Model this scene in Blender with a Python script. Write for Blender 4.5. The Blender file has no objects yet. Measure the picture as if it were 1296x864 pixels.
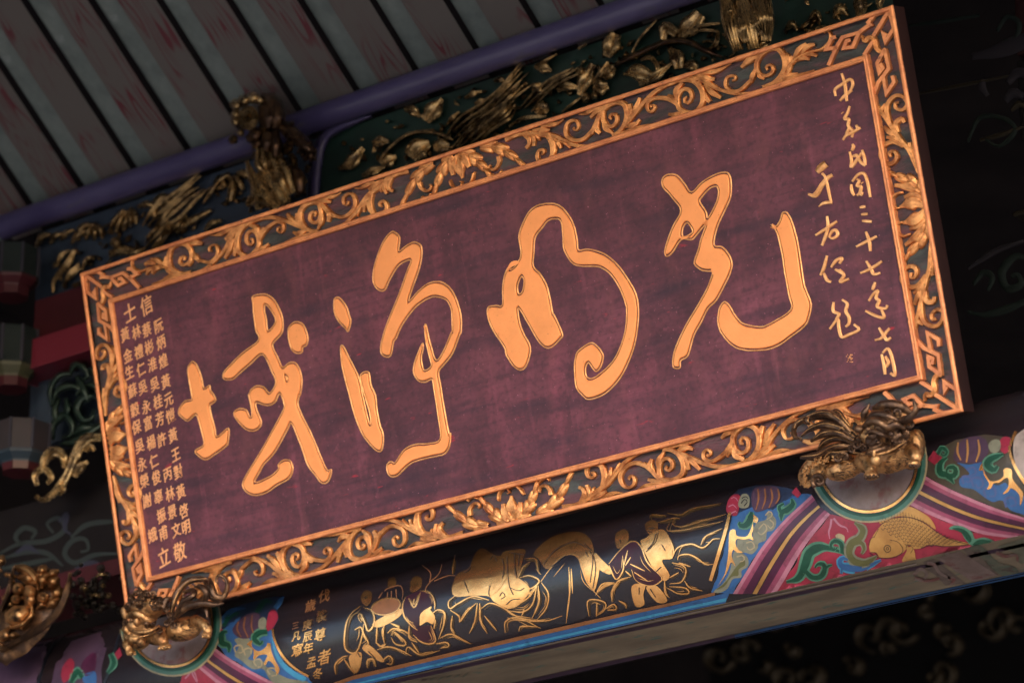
import bpy, bmesh, math, random
from math import sin, cos, pi, radians, atan2, hypot, sqrt
from mathutils import Vector, Matrix
from mathutils.geometry import delaunay_2d_cdt
random.seed(7)
S = bpy.context.scene
COL = S.collection

# ------------------------------------------------------------------ camera
F = 5070.0                       # focal length in pixels of a 1296 px wide frame
CAM = Vector((5.42900888, -6.40635104, -3.18200363))
RC = Matrix(((0.7691944311754775, -0.22230297324989143, -0.5991004215762927),
             (0.6389977191768824, 0.2744400420557196, 0.7185851224477147),
             (0.004673535639732829, -0.9355554774574905, 0.35314884491374343)))
def _orth(m):
    x = m.col[0].normalized(); y = (m.col[1] - x * m.col[1].dot(x)).normalized(); z = x.cross(y)
    return Matrix((x, y, z)).transposed()
RC = _orth(RC)
cd = bpy.data.cameras.new("camera"); cam = bpy.data.objects.new("camera", cd); COL.objects.link(cam)
S.camera = cam
cd.sensor_width = 36.0; cd.lens = F / 1296 * 36; cd.clip_start = 0.1; cd.clip_end = 500
m = Matrix((RC.col[0], -RC.col[1], -RC.col[2])).transposed()
cam.matrix_world = Matrix.Translation(CAM) @ m.to_4x4()
cd.dof.use_dof = True; cd.dof.focus_distance = 8.75; cd.dof.aperture_fstop = 3.5

# ------------------------------------------------------------------ daylight
SUN_EL, SUN_AZ = 30.0, 40.0      # azimuth: degrees to the right of straight in front of the facade
w = bpy.data.worlds.new("World"); S.world = w; w.use_nodes = True
nt = w.node_tree; bg = nt.nodes['Background']
sky = nt.nodes.new('ShaderNodeTexSky'); sky.sky_type = 'NISHITA'; sky.sun_disc = False; sky.dust_density = 3.0; sky.air_density = 1.0; sky.ozone_density = 1.4
sdir = Vector((sin(radians(SUN_AZ)) * cos(radians(SUN_EL)), -cos(radians(SUN_AZ)) * cos(radians(SUN_EL)), sin(radians(SUN_EL))))
sky.sun_elevation = radians(SUN_EL); sky.sun_rotation = radians(180 - SUN_AZ)
nt.links.new(sky.outputs[0], bg.inputs[0]); bg.inputs[1].default_value = 0.15
sl = bpy.data.lights.new("sun", 'SUN'); so = bpy.data.objects.new("sun", sl); COL.objects.link(so)
sl.energy = 3.0; sl.angle = radians(0.5); sl.color = (1.0, 0.93, 0.82)
so.rotation_euler = sdir.to_track_quat('Z', 'Y').to_euler()
vs = S.view_settings
vs.view_transform = 'Standard'; vs.look = 'None'; vs.gamma = 1.0; vs.use_curve_mapping = False
vs.exposure = 2.43
S.render.engine = 'CYCLES'
S.cycles.use_denoising = True
S.cycles.max_bounces = 6; S.cycles.diffuse_bounces = 4; S.cycles.glossy_bounces = 3
S.cycles.sample_clamp_indirect = 4.0

# ------------------------------------------------------------------ materials
def mat(name, base, rough=0.5, metal=0.0, var=None, nscale=8.0, bump=0.0, bscale=60.0, spec=None, coat=0.0,
        stretch=(1, 1, 1), var2=None, n2=30.0, t2=(0.55, 0.7), detail=6, t1=(0.35, 0.65), rvar=0.0):
    M = bpy.data.materials.new(name); M.use_nodes = True
    T = M.node_tree; N = T.nodes; L = T.links; B = N['Principled BSDF']
    B.inputs['Roughness'].default_value = rough; B.inputs['Metallic'].default_value = metal
    if spec is not None: B.inputs['Specular IOR Level'].default_value = spec
    if coat: B.inputs['Coat Weight'].default_value = coat; B.inputs['Coat Roughness'].default_value = 0.12
    B.inputs['Base Color'].default_value = (*base, 1)
    tc = N.new('ShaderNodeTexCoord'); mp = N.new('ShaderNodeMapping'); mp.inputs['Scale'].default_value = stretch
    L.new(tc.outputs['Object'], mp.inputs[0])
    cur = None
    def noise(sc, det=detail):
        n = N.new('ShaderNodeTexNoise'); n.inputs['Scale'].default_value = sc; n.inputs['Detail'].default_value = det
        n.inputs['Roughness'].default_value = 0.65
        L.new(mp.outputs[0], n.inputs['Vector']); return n
    if var:
        n = noise(nscale); r = N.new('ShaderNodeValToRGB')
        r.color_ramp.elements[0].position = t1[0]; r.color_ramp.elements[1].position = t1[1]
        r.color_ramp.elements[0].color = (*base, 1); r.color_ramp.elements[1].color = (*var, 1)
        L.new(n.outputs[0], r.inputs[0]); cur = r.outputs[0]
    if var2:
        n = noise(n2); r = N.new('ShaderNodeValToRGB')
        r.color_ramp.elements[0].position = t2[0]; r.color_ramp.elements[1].position = t2[1]
        r.color_ramp.elements[0].color = (0, 0, 0, 1); r.color_ramp.elements[1].color = (1, 1, 1, 1)
        L.new(n.outputs[0], r.inputs[0])
        mx = N.new('ShaderNodeMix'); mx.data_type = 'RGBA'
        L.new(r.outputs[0], mx.inputs[0]); mx.inputs[7].default_value = (*var2, 1)
        if cur: L.new(cur, mx.inputs[6])
        else: mx.inputs[6].default_value = (*base, 1)
        cur = mx.outputs[2]
    if cur: L.new(cur, B.inputs['Base Color'])
    if rvar:
        n = noise(nscale * 3); r = N.new('ShaderNodeMapRange')
        r.inputs[3].default_value = max(0.02, rough - rvar); r.inputs[4].default_value = min(1, rough + rvar)
        L.new(n.outputs[0], r.inputs[0]); L.new(r.outputs[0], B.inputs['Roughness'])
    if bump:
        n = noise(bscale); b = N.new('ShaderNodeBump'); b.inputs['Strength'].default_value = bump; b.inputs['Distance'].default_value = 0.004
        L.new(n.outputs[0], b.inputs['Height']); L.new(b.outputs[0], B.inputs['Normal'])
    return M

GOLD = mat('gold_leaf_letter', (0.80, 0.29, 0.095), 0.47, 0.28, var=(0.66, 0.24, 0.075), nscale=9, bump=0.35, bscale=32, var2=(0.42, 0.15, 0.05), n2=150, t2=(0.64, 0.72), t1=(.4, .75))
GOLDR = mat('gold_leaf_rim', (0.88, 0.46, 0.20), 0.33, 0.6, var=(0.6, 0.27, 0.10), nscale=60, bump=0.2, bscale=200)
GOLDF = mat('gold_frame_carving', (0.86, 0.40, 0.15), 0.34, 0.75, var=(0.36, 0.12, 0.045), nscale=38, bump=0.45, bscale=160, var2=(0.07, 0.032, 0.02), n2=95, t2=(0.60, 0.74))
GOLDRAIL = mat('gold_frame_rail', (0.72, 0.28, 0.11), 0.42, 0.4, var=(0.46, 0.15, 0.065), nscale=22, bump=0.25, bscale=120, var2=(0.15, 0.06, 0.035), n2=80, t2=(0.60, 0.72))
GOLDOLD = mat('aged_gold', (0.62, 0.42, 0.20), 0.27, 0.72, var=(0.08, 0.05, 0.03), nscale=30, bump=0.3, bscale=110, rvar=0.1, t1=(0.38, 0.62))
GOLDLION = mat('burnished_gold', (0.66, 0.38, 0.17), 0.40, 0.85, var=(0.30, 0.14, 0.06), nscale=30, bump=0.9, bscale=75, var2=(0.035, 0.022, 0.018), n2=36, t2=(0.50, 0.64), stretch=(1, 1, 1))
BRONZE = mat('sooty_bronze', (0.06, 0.034, 0.024), 0.33, 0.75, var=(0.30, 0.16, 0.08), nscale=36, bump=0.7, bscale=80, t1=(0.48, 0.75))
GOLDNAME = mat('gold_name_lettering', (0.74, 0.36, 0.17), 0.45, 0.12, var=(0.60, 0.27, 0.12), nscale=60)
SIDE = mat('dark_red_side', (0.010, 0.003, 0.0035), 0.8, var=(0.016, 0.005, 0.005), nscale=6, spec=.15)
GOLDPAINT = mat('gold_lacquer_line', (0.86, 0.46, 0.17), 0.27, 0.92, var=(0.66, 0.3, 0.1), nscale=25, bump=0.08, bscale=90)
GOLDDIM = mat('shaded_gold_lacquer', (0.50, 0.22, 0.09), 0.25, 0.95, var=(0.72, 0.36, 0.14), nscale=14, var2=(0.2, 0.08, 0.04), n2=40, t2=(0.55, 0.8), bump=0.1)
LACQ = mat('black_lacquer', (0.009, 0.008, 0.012), 0.24, 0, var=(0.013, 0.008, 0.010), nscale=7, spec=.32, coat=0.10, rvar=0.08, bump=0.06, bscale=25)

def paint(name, c, k=0.72, rough=0.4):
    return mat(name, c, rough, 0, var=tuple(v * k for v in c), nscale=18, var2=tuple(v * 0.38 + .003 for v in c), n2=42, t2=(0.54, 0.76), bump=0.06, coat=0.06, rvar=0.06, spec=.35)
PK1 = paint('pale_pink_paint', (0.30, 0.12, 0.18)); PK2 = paint('rose_paint', (0.19, 0.04, 0.085)); PUR = paint('plum_paint', (0.045, 0.008, 0.03))
RED = paint('crimson_paint', (0.20, 0.016, 0.038)); BLU = paint('azure_paint', (0.022, 0.075, 0.21)); BLU2 = paint('light_azure_paint', (0.035, 0.18, 0.33))
TEAL = paint('teal_paint', (0.045, 0.12, 0.10)); GRN = paint('green_paint', (0.005, 0.045, 0.028)); LGRN = paint('light_green_paint', (0.055, 0.15, 0.11))
OLV = paint('olive_paint', (0.075, 0.075, 0.03)); SAND = paint('sand_paint', (0.27, 0.22, 0.14)); GRY = paint('grey_green_paint', (0.14, 0.14, 0.11))
BRN = paint('brown_edge_paint', (0.17, 0.07, 0.03)); ROBE = mat('plum_robe_lacquer', (.028, .005, .011), .3, var=(.018, .004, .008), nscale=12, spec=.3); HALO = mat('brown_gold_wash', (.075, .042, .02), .35, .5, var=(.03, .018, .01), nscale=60); INK = paint('ink_line_paint', (0.008, 0.009, 0.016)); WHT = paint('chalk_paint', (0.26, 0.21, 0.20))
OCH = mat('ochre_gold_paint', (0.42, 0.23, 0.075), .36, .45, var=(0.30, 0.15, 0.05), nscale=22, var2=(.12, .06, .03), n2=80, t2=(.62, .76), bump=.1); DUSK = paint('dusky_olive_paint', (0.045, 0.036, 0.028)); DKBL = paint('night_blue_paint', (0.012, 0.02, 0.05)); PPL = paint('purple_paint', (0.05, 0.028, 0.055))
LILAC = paint('blue_lilac_paint', (0.05, 0.07, 0.19))
MARB = mat('marbled_paint', (0.13, 0.09, 0.085), 0.45, var=(0.19, 0.14, 0.145), nscale=22, var2=(0.13, 0.05, 0.05), n2=16, t2=(0.52, 0.6), coat=0.1)
UND = mat('weathered_underside', (0.19, 0.15, 0.11), 0.6, var=(0.11, 0.085, 0.065), nscale=9, var2=(0.05, 0.10, 0.09), n2=26, t2=(0.58, 0.66), stretch=(0.5, 1.6, 1))
def board_material():
    M = mat('plum_lacquer_board', (0.050, 0.013, 0.023), 0.48, spec=.3, var=(0.126, 0.034, 0.055), nscale=4.2, bump=0.2, bscale=70, t1=(0.36, 0.66))
    T = M.node_tree; N = T.nodes; L = T.links; B = N['Principled BSDF']
    src = B.inputs['Base Color'].links[0].from_socket
    tc = N.new('ShaderNodeTexCoord')
    def layer(src, sc, stretch, lo, hi, col, fac, rot=0.0, det=4):
        mp = N.new('ShaderNodeMapping'); mp.inputs['Scale'].default_value = stretch; mp.inputs['Rotation'].default_value = (0, 0, rot)
        L.new(tc.outputs['Object'], mp.inputs[0])
        n = N.new('ShaderNodeTexNoise'); n.inputs['Scale'].default_value = sc; n.inputs['Detail'].default_value = det
        L.new(mp.outputs[0], n.inputs['Vector'])
        r = N.new('ShaderNodeMapRange'); r.inputs[1].default_value = lo; r.inputs[2].default_value = hi; r.inputs[4].default_value = fac
        L.new(n.outputs[0], r.inputs[0])
        mx = N.new('ShaderNodeMix'); mx.data_type = 'RGBA'
        L.new(r.outputs[0], mx.inputs[0]); L.new(src, mx.inputs[6]); mx.inputs[7].default_value = (*col, 1)
        return mx.outputs[2]
    src = layer(src, 5.0, (1.6, 0.35, 1), 0.60, 0.80, (0.22, 0.05, 0.085), 0.7)
    src = layer(src, 11.0, (2.6, 0.30, 1), 0.60, 0.72, (0.21, 0.055, 0.09), 0.4)
    src = layer(src, 85.0, (1, 1, 1), 0.48, 0.7, (0.026, 0.010, 0.016), 0.45, det=3)
    src = layer(src, 40.0, (0.12, 3.0, 1), 0.62, 0.68, (0.022, 0.009, 0.015), 0.22, rot=0.12, det=2)      # faded vertical runs
    src = layer(src, 9.0, (0.3, 2.4, 1), 0.52, 0.75, (0.020, 0.010, 0.022), 0.8, rot=0.05)
    src = layer(src, 30.0, (0.25, 2.0, 1), 0.45, 0.75, (0.022, 0.009, 0.018), 0.45, rot=0.02)
    src = layer(src, 13.0, (1.2, 0.5, 1), 0.56, 0.72, (0.15, 0.045, 0.055), 0.35)  # sooty brush drag
    src = layer(src, 55.0, (1, 1, 1), 0.67, 0.76, (0.17, 0.05, 0.08), 0.35, det=2)      # fine specks
    src = layer(src, 26.0, (0.6, 2.2, 1), 0.70, 0.76, (0.30, 0.012, 0.03), 0.8, rot=0.3)  # scratched red
    src = layer(src, 190.0, (1, 1, 1), 0.74, 0.80, (0.30, 0.11, 0.16), 0.7, det=1)      # dust dots
    L.new(src, B.inputs['Base Color'])
    return M
BOARD = board_material()
GROUNDF = mat('frame_ground', (0.015, 0.018, 0.021), 0.6, var=(0.075, 0.024, 0.036), nscale=11, bump=0.9, bscale=55, stretch=(0.7, 2.6, 1), t1=(0.42, 0.62), var2=(0.04, 0.05, 0.053), n2=12, t2=(0.54, 0.68))

# ------------------------------------------------------------------ tracing tools: rays through the lens on to the real surfaces
ORG = dict(A=(220, 360, 5.76), B=(220, 490, 5.76), C=(410, 280, 5.76), D=(410, 400, 5.76), E=(410, 470, 5.76), G=(605, 245, 5.76), H=(605, 370, 5.76),
           I=(820, 205, 5.76), J=(820, 335, 5.76), P=(520, 570, 5.76), Q=(700, 520, 5.76), R=(860, 480, 5.76), T=(860, 20, 5.76), U=(960, 0, 5.76),
           V=(1030, 130, 5.76), a=(1010, 70, 5.4), b=(1010, 190, 5.4), c=(1010, 340, 5.4), K=(0, 690, 4.964), k=(200, 714, 5.76), l=(400, 700, 5.267),
           m=(560, 650, 5.76), n=(740, 630, 5.76), o=(900, 600, 5.76), p=(1071, 560, 5.76), q=(1071, 640, 5.76), r=(40, 200, 4.8), s=(270, 100, 5.083),
           t=(400, 90, 4.629), u=(640, 20, 4.629), v=(860, 0, 4.629), X=(980, 460, 4.8), Y=(120, 700, 6.172), w=(0, 420, 3.6), W=(0, 280, 4.547), Z=(0, 0, 1))
def px(s):
    """'A 10,20 30,40 B 5,6' -> list of photograph pixels"""
    out = []; o = ORG['Z']
    for t in s.split():
        if ',' not in t: o = ORG[t]; continue
        x, y = t.split(','); out.append((o[0] + float(x) / o[2], o[1] + float(y) / o[2]))
    return out
def scl(s): return 1.0 / ORG[s.split()[0]][2] if ',' not in s.split()[0] else 1.0
def ray(x, y): return (RC @ Vector((x - 648, y - 432, F))).normalized()
TAU = radians(14)
PLQ = Matrix.Rotation(radians(104), 4, 'X')            # plaque local: x along, y up, z outwards
PLQI = PLQ.inverted()
CL = PLQI @ CAM
HB = -0.009                                            # board face below the rail face
def on_plaque(x, y, h=0.0, z=0.0):
    d = PLQI.to_3x3() @ ray(x, y); t = (z - CL.z) / d.z; q = CL + d * t
    return Vector((q.x, q.y, z + h))
def plaque_board(x, y, h=0.0): return on_plaque(x, y, h, HB)
def plaque_ground(x, y, h=0.0):
    q = on_plaque(x, y, 0, -0.004); return Vector((q.x, q.y, GZ + h))
GZ = -0.014
def flip(fn, fx, fy):
    def g(x, y, h=0.0):
        q = fn(x, y, h); return Vector((-q.x if fx else q.x, -q.y if fy else q.y, q.z))
    return g
# profile of the great painted beam in y, z
def catmull(P, n=6, closed=False):
    P = [Vector(p) for p in P]; out = []
    N = len(P); rng = range(N if closed else N - 1)
    for i in rng:
        a = P[i - 1] if (closed or i > 0) else P[0] * 2 - P[1]
        b = P[i]; c = P[(i + 1) % N]; d = P[(i + 2) % N] if (closed or i + 2 < N) else P[-1] * 2 - P[-2]
        for k in range(n):
            t = k / n
            out.append(0.5 * ((2 * b) + (c - a) * t + (2 * a - 5 * b + 4 * c - d) * t * t + (3 * b - a - 3 * c + d) * t ** 3))
    if not closed: out.append(P[-1])
    return out
BPROF = catmull([(0.250, -0.656), (0.212, -0.625), (0.190, -0.575), (0.183, -0.51), (0.192, -0.45), (0.218, -0.395), (0.262, -0.345), (0.32, -0.317), (0.39, -0.308)], 8)
def on_beam(x, y, h=0.0):
    d = ray(x, y); best = None
    for a, b in zip(BPROF, BPROF[1:]):
        e = b - a; den = d.y * e.y - d.z * e.x
        if abs(den) < 1e-12: continue
        wx, wz = a.x - CAM.y, a.y - CAM.z
        t = (wx * e.y - wz * e.x) / den; s = (wx * d.z - wz * d.y) / den
        if -0.001 <= s <= 1.001 and t > 0 and (best is None or t < best[0]):
            nn = Vector((0, -e.y, e.x)).normalized()
            best = (t, nn)
    if best is None:
        # just past the silhouette: slide to the nearest end of the profile
        end = BPROF[-1] if d.z / d.y > (BPROF[-1].y - CAM.z) / (BPROF[-1].x - CAM.y) - 0.02 else BPROF[0]
        t = (end.x - CAM.y) / d.y; p = CAM + d * t; return Vector((p.x, end.x, end.y))
    return CAM + d * best[0] + best[1] * h
def on_under(x, y, h=0.0):
    d = ray(x, y); t = (-0.656 - CAM.z) / d.z; q = CAM + d * t; return Vector((q.x, q.y, -0.656 - h))
def at_yr(Y):
    def g(x, y, h=0.0):
        d = ray(x, y); t = (Y - h - CAM.y) / d.y; return CAM + d * t
    return g
def at_y(Y):
    def g(x, y, h=0.0):
        d = ray(x, y); t = (Y - CAM.y) / d.y; q = CAM + d * t; return q - Vector((0, h, 0))
    return g

# ------------------------------------------------------------------ mesh tools
class MB:
    def __init__(s): s.v = []; s.f = []
    def add(s, V, Fs):
        o = len(s.v); s.v += [tuple(x) for x in V]; s.f += [tuple(o + i for i in f) for f in Fs]
    def grid(s, rows, closed=False):
        o = len(s.v); n = len(rows[0])
        for r in rows: s.v += [tuple(x) for x in r]
        for i in range(len(rows) - 1):
            for j in range(n if closed else n - 1):
                j2 = (j + 1) % n
                s.f.append((o + i * n + j, o + i * n + j2, o + (i + 1) * n + j2, o + (i + 1) * n + j))
    def box(s, a, b):
        x0, y0, z0 = a; x1, y1, z1 = b
        s.add([(x0, y0, z0), (x1, y0, z0), (x1, y1, z0), (x0, y1, z0), (x0, y0, z1), (x1, y0, z1), (x1, y1, z1), (x0, y1, z1)],
              [(0, 3, 2, 1), (4, 5, 6, 7), (0, 1, 5, 4), (1, 2, 6, 5), (2, 3, 7, 6), (3, 0, 4, 7)])
    def obj(s, name, M, parent=None, smooth=True, bevel=0.0):
        me = bpy.data.meshes.new(name); me.from_pydata(s.v, [], s.f); me.materials.append(M)
        if smooth: me.polygons.foreach_set('use_smooth', [True] * len(me.polygons))
        bm = bmesh.new(); bm.from_mesh(me); bmesh.ops.recalc_face_normals(bm, faces=bm.faces); bm.to_mesh(me); bm.free()
        o = bpy.data.objects.new(name, me); COL.objects.link(o)
        if parent: o.parent = parent
        if bevel:
            b = o.modifiers.new('bevel', 'BEVEL'); b.width = bevel; b.segments = 2; b.limit_method = 'ANGLE'
        return o
def tag(o, label=None, cat=None, group=None, kind=None):
    if label: o['label'] = label
    if cat: o['category'] = cat
    if group: o['group'] = group
    if kind: o['kind'] = kind
    return o
def empty(name, label, cat, loc=(0, 0, 0), group=None):
    o = bpy.data.objects.new(name, None); COL.objects.link(o); o.location = loc; o.empty_display_size = 0.05
    return tag(o, label, cat, group)

def resample(P, step):
    out = [P[0]]; L = 0
    for a, b in zip(P, P[1:]):
        L += (b - a).length
    n = max(3, min(40, int(L / step)))
    # even arc length
    acc = [0.0]
    for a, b in zip(P, P[1:]): acc.append(acc[-1] + (b - a).length)
    out = []; j = 0
    for i in range(n + 1):
        t = acc[-1] * i / n
        while j < len(acc) - 2 and acc[j + 1] < t: j += 1
        d = acc[j + 1] - acc[j]; f = (t - acc[j]) / d if d > 1e-9 else 0
        out.append(P[j].lerp(P[j + 1], f))
    return out
def wid(ws, t):
    if len(ws) == 1: return ws[0]
    x = t * (len(ws) - 1); i = min(int(x), len(ws) - 2); f = x - i
    f = f * f * (3 - 2 * f)
    return ws[i] * (1 - f) + ws[i + 1] * f
PROF = {'vein': [(-1, 0), (-.88, .62), (-.58, .98), (-.32, .5), (0, .98), (.32, .5), (.58, .98), (.88, .62), (1, 0)], 'dome': [(-1, 0), (-.86, .5), (-.5, .87), (0, 1), (.5, .87), (.86, .5), (1, 0)],
        'groove': [(-1, 0), (-.82, .85), (-.5, 1), (0, .45), (.5, 1), (.82, .85), (1, 0)],
        'chan': [(-1, 0), (-.9, 1), (-.6, 1), (-.4, .45), (.4, .45), (.6, 1), (.9, 1), (1, 0)],
        'ridge': [(-1, 0), (-.9, .3), (-.45, .5), (0, 1), (.45, .5), (.9, .3), (1, 0)],
        'leaf': [(-1, 0), (-.9, .7), (-.45, .9), (-.08, .5), (.08, .5), (.45, .9), (.9, .7), (1, 0)],
        'flat': [(-1, 0), (1, 0)], 'slab': [(-1, 0), (-.93, 1), (.93, 1), (1, 0)]}
def stroke(mb, surf, P, W, h=0.003, prof='dome', step=3.0, sharp=False, hconst=False, base=0.0):
    """a ribbon following photograph pixels P on a surface; W half widths in photograph pixels, h relief in metres"""
    V = [Vector(p) for p in P]
    if len(V) == 2: V = [V[0], V[0].lerp(V[1], .5), V[1]]
    Q = V if sharp else resample(catmull(V, 8), step)
    if sharp:
        Q = V
    W = [W] if not isinstance(W, (list, tuple)) else W
    pr = PROF[prof]; rows = []; n = len(Q); wm = max(W)
    for i, q in enumerate(Q):
        if sharp and 0 < i < n - 1:
            d1 = (q - Q[i - 1]).normalized(); d2 = (Q[i + 1] - q).normalized(); tt = (d1 + d2)
            tt = tt.normalized() if tt.length > 1e-3 else d1
            k = 1 / max(0.45, tt.dot(d1))
        else:
            tt = (Q[min(i + 1, n - 1)] - Q[max(i - 1, 0)]).normalized(); k = 1
        nn = Vector((-tt.y, tt.x)); ww = wid(W, i / (n - 1)) * k
        hh = h if hconst else h * (0.35 + 0.65 * min(1, ww / wm))
        if prof == 'dome' and not hconst and i in (0, n - 1): hh *= 0.4
        rows.append([surf(q.x + nn.x * ww * a, q.y + nn.y * ww * a, base + hh * b) for a, b in pr])
    mb.grid(rows)
def inside(x, y, P):
    c = False; j = len(P) - 1
    for i in range(len(P)):
        if (P[i][1] > y) != (P[j][1] > y) and x < (P[j][0] - P[i][0]) * (y - P[i][1]) / (P[j][1] - P[i][1]) + P[i][0]: c = not c
        j = i
    return c
def poly(mb, surf, P, h=0.0005, gridstep=7.0, smooth=True, holes=()):
    P = [Vector(p) for p in P]
    if smooth: P = catmull(P, 4, True)
    V = [tuple(p) for p in P]; Fc = [list(range(len(V)))]
    xs = [p[0] for p in V]; ys = [p[1] for p in V]
    x = min(xs) + gridstep / 2
    pts = []
    while x < max(xs):
        y = min(ys) + gridstep / 2
        while y < max(ys):
            if inside(x, y, V): pts.append((x, y))
            y += gridstep
        x += gridstep
    r = delaunay_2d_cdt([Vector(p) for p in V + pts], [], Fc, 1, 1e-5)
    mb.add([surf(p.x, p.y, h) for p in r[0]], r[2])
def curlpts(cx, cy, r, a0, turns, k=0.12, n=14):
    """spiral from outside to centre, pixels"""
    out = []
    for i in range(n + 1):
        t = i / n; a = a0 + turns * 2 * pi * t; rr = r * ((1 - t) * (1 - k) + k)
        out.append((cx + rr * cos(a), cy + rr * sin(a)))
    return out

# ================================================================== THE PLAQUE
plaque = empty('name_plaque', 'long plum lacquered name board with four big gold brushed characters and carved gold frame', 'plaque')
plaque.matrix_world = PLQ
W2, H2 = 1.2, 0.4328; IX, IY = 1.107, 0.336
mb = MB(); mb.box((-IX - .006, -IY - .006, -0.03), (IX + .006, IY + .006, HB)); mb.obj('board', BOARD, plaque, smooth=False)
mb = MB(); mb.box((-W2 + .004, -H2 + .004, -0.048), (W2 - .004, H2 - .004, -0.0305)); mb.obj('backing', SIDE, plaque, smooth=False, bevel=.004)
# carved border ground: four mitred troughs, each slightly uneven where the chisel left it
def trough(p):
    mb = MB(); n = 90; rows = []
    for i in range(n + 1):
        t = i / n; row = []
        for j in range(7):
            s = j / 6
            a = Vector(p[0]).lerp(Vector(p[1]), t); b = Vector(p[3]).lerp(Vector(p[2]), t)
            q = a.lerp(b, s); row.append((q.x, q.y, GZ + random.uniform(-.0022, .0012)))
        rows.append(row)
    mb.grid(rows); mb.obj('border_ground', GROUNDF, plaque)
o_, i_ = (W2 - .004, H2 - .004), (IX + .002, IY + .002)
trough([(-o_[0], o_[1]), (o_[0], o_[1]), (i_[0], i_[1]), (-i_[0], i_[1])])
trough([(-o_[0], -o_[1]), (o_[0], -o_[1]), (i_[0], -i_[1]), (-i_[0], -i_[1])])
trough([(-o_[0], -o_[1]), (-o_[0], o_[1]), (-i_[0], i_[1]), (-i_[0], -i_[1])])
trough([(o_[0], -o_[1]), (o_[0], o_[1]), (i_[0], i_[1]), (i_[0], -i_[1])])
# rails: mitred mouldings
def rail(name, ox, oy, wd, z0, z1, groove=False, M=None):
    prof = [(0, z0), (0.0006, z1 - .001), (0.0016, z1), (wd * .5, z1), (wd - .0016, z1), (wd - .0006, z1 - .001), (wd, z0)]
    if groove: prof = [(0, z0), (0.0006, z1 - .001), (0.0014, z1), (wd * .5, z1), (wd * .58, z1 - .0016), (wd * .66, z1), (wd - .0012, z1 - .0002), (wd - .0004, z1 - .0016), (wd, z0)]
    for sx, sy, hor in ((1, 1, 1), (1, -1, 1), (1, 1, 0), (-1, 1, 0)):
        mb = MB(); rows = []; n = 60
        for i in range(n + 1):
            t = 2 * i / n - 1; row = []
            for a, z in prof:
                jit = random.uniform(-.00035, .00035) if 0 < i < n else 0
                if hor: row.append((t * (ox - a), sy * (oy - a) + jit, z))
                else: row.append((sx * (ox - a) + jit, t * (oy - a), z))
            rows.append(row)
        mb.grid(rows); mb.obj(name, M or GOLDRAIL, plaque)
rail('frame_side', W2 - .0006, H2 - .0006, .006, -0.047, -0.0049, False, SIDE)
rail('outer_rail', W2, H2, .0100, -0.0050, 0.0, False)
rail('inner_rail', IX + .0125, IY + .0125, .0125, -0.0304, 0.0005, True)

# ---------------- border carving
def petal(mb, surf, s, W, h=.0105, prof='dome'):
    k = scl(s) * 1.12; stroke(mb, surf, px(s), [w * k for w in W], h, 'vein' if prof == 'dome' and max(W) > 13 else prof, 2.2)
def acanthus(mb, surf, s, w, n=4, h=.0105, slant=.30):
    """one carved leaf: scalloped outline, sunk midrib, a ridge running out into each lobe"""
    k = scl(s); V = resample(catmull([Vector(p) for p in px(s)], 8), .6); w *= k; N = len(V); rows = []; m = 46
    def at(t):
        t = max(0, min(1, t)) * (N - 1); i = min(int(t), N - 2); return V[i].lerp(V[i + 1], t - i)
    for i in range(m + 1):
        t = i / m; row = []
        for j in range(-6, 7):
            a = j / 6; ph = n * t; sc = abs(sin(pi * (ph % 1))) ** .55
            env = (0.55 + 0.45 * sin(pi * min(1, t * 1.25 + .12))) * (1 - t) ** .38 + .04
            ww = w * env * (0.62 + 0.38 * sc); tt = t - slant * .22 * (1 - abs(a)) + slant * .30 * abs(a) * sc
            p = at(tt); q = at(tt + .03); o = at(tt - .03); d = (q - o); d = d.normalized() if d.length > 1e-6 else Vector((1, 0))
            nn = Vector((-d.y, d.x)); c = p + nn * a * ww
            hh = h * ((1 - abs(a) ** 3) ** .5) * (.55 + .45 * sc) * (1 - .45 * math.exp(-(a / .13) ** 2)) * (.7 + .3 * (1 - t)) * (1 + .12 * sin(abs(a) * 9))
            if abs(j) == 6: hh = 0
            row.append(surf(c.x, c.y, hh))
        rows.append(row)
    mb.grid(rows)
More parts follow.
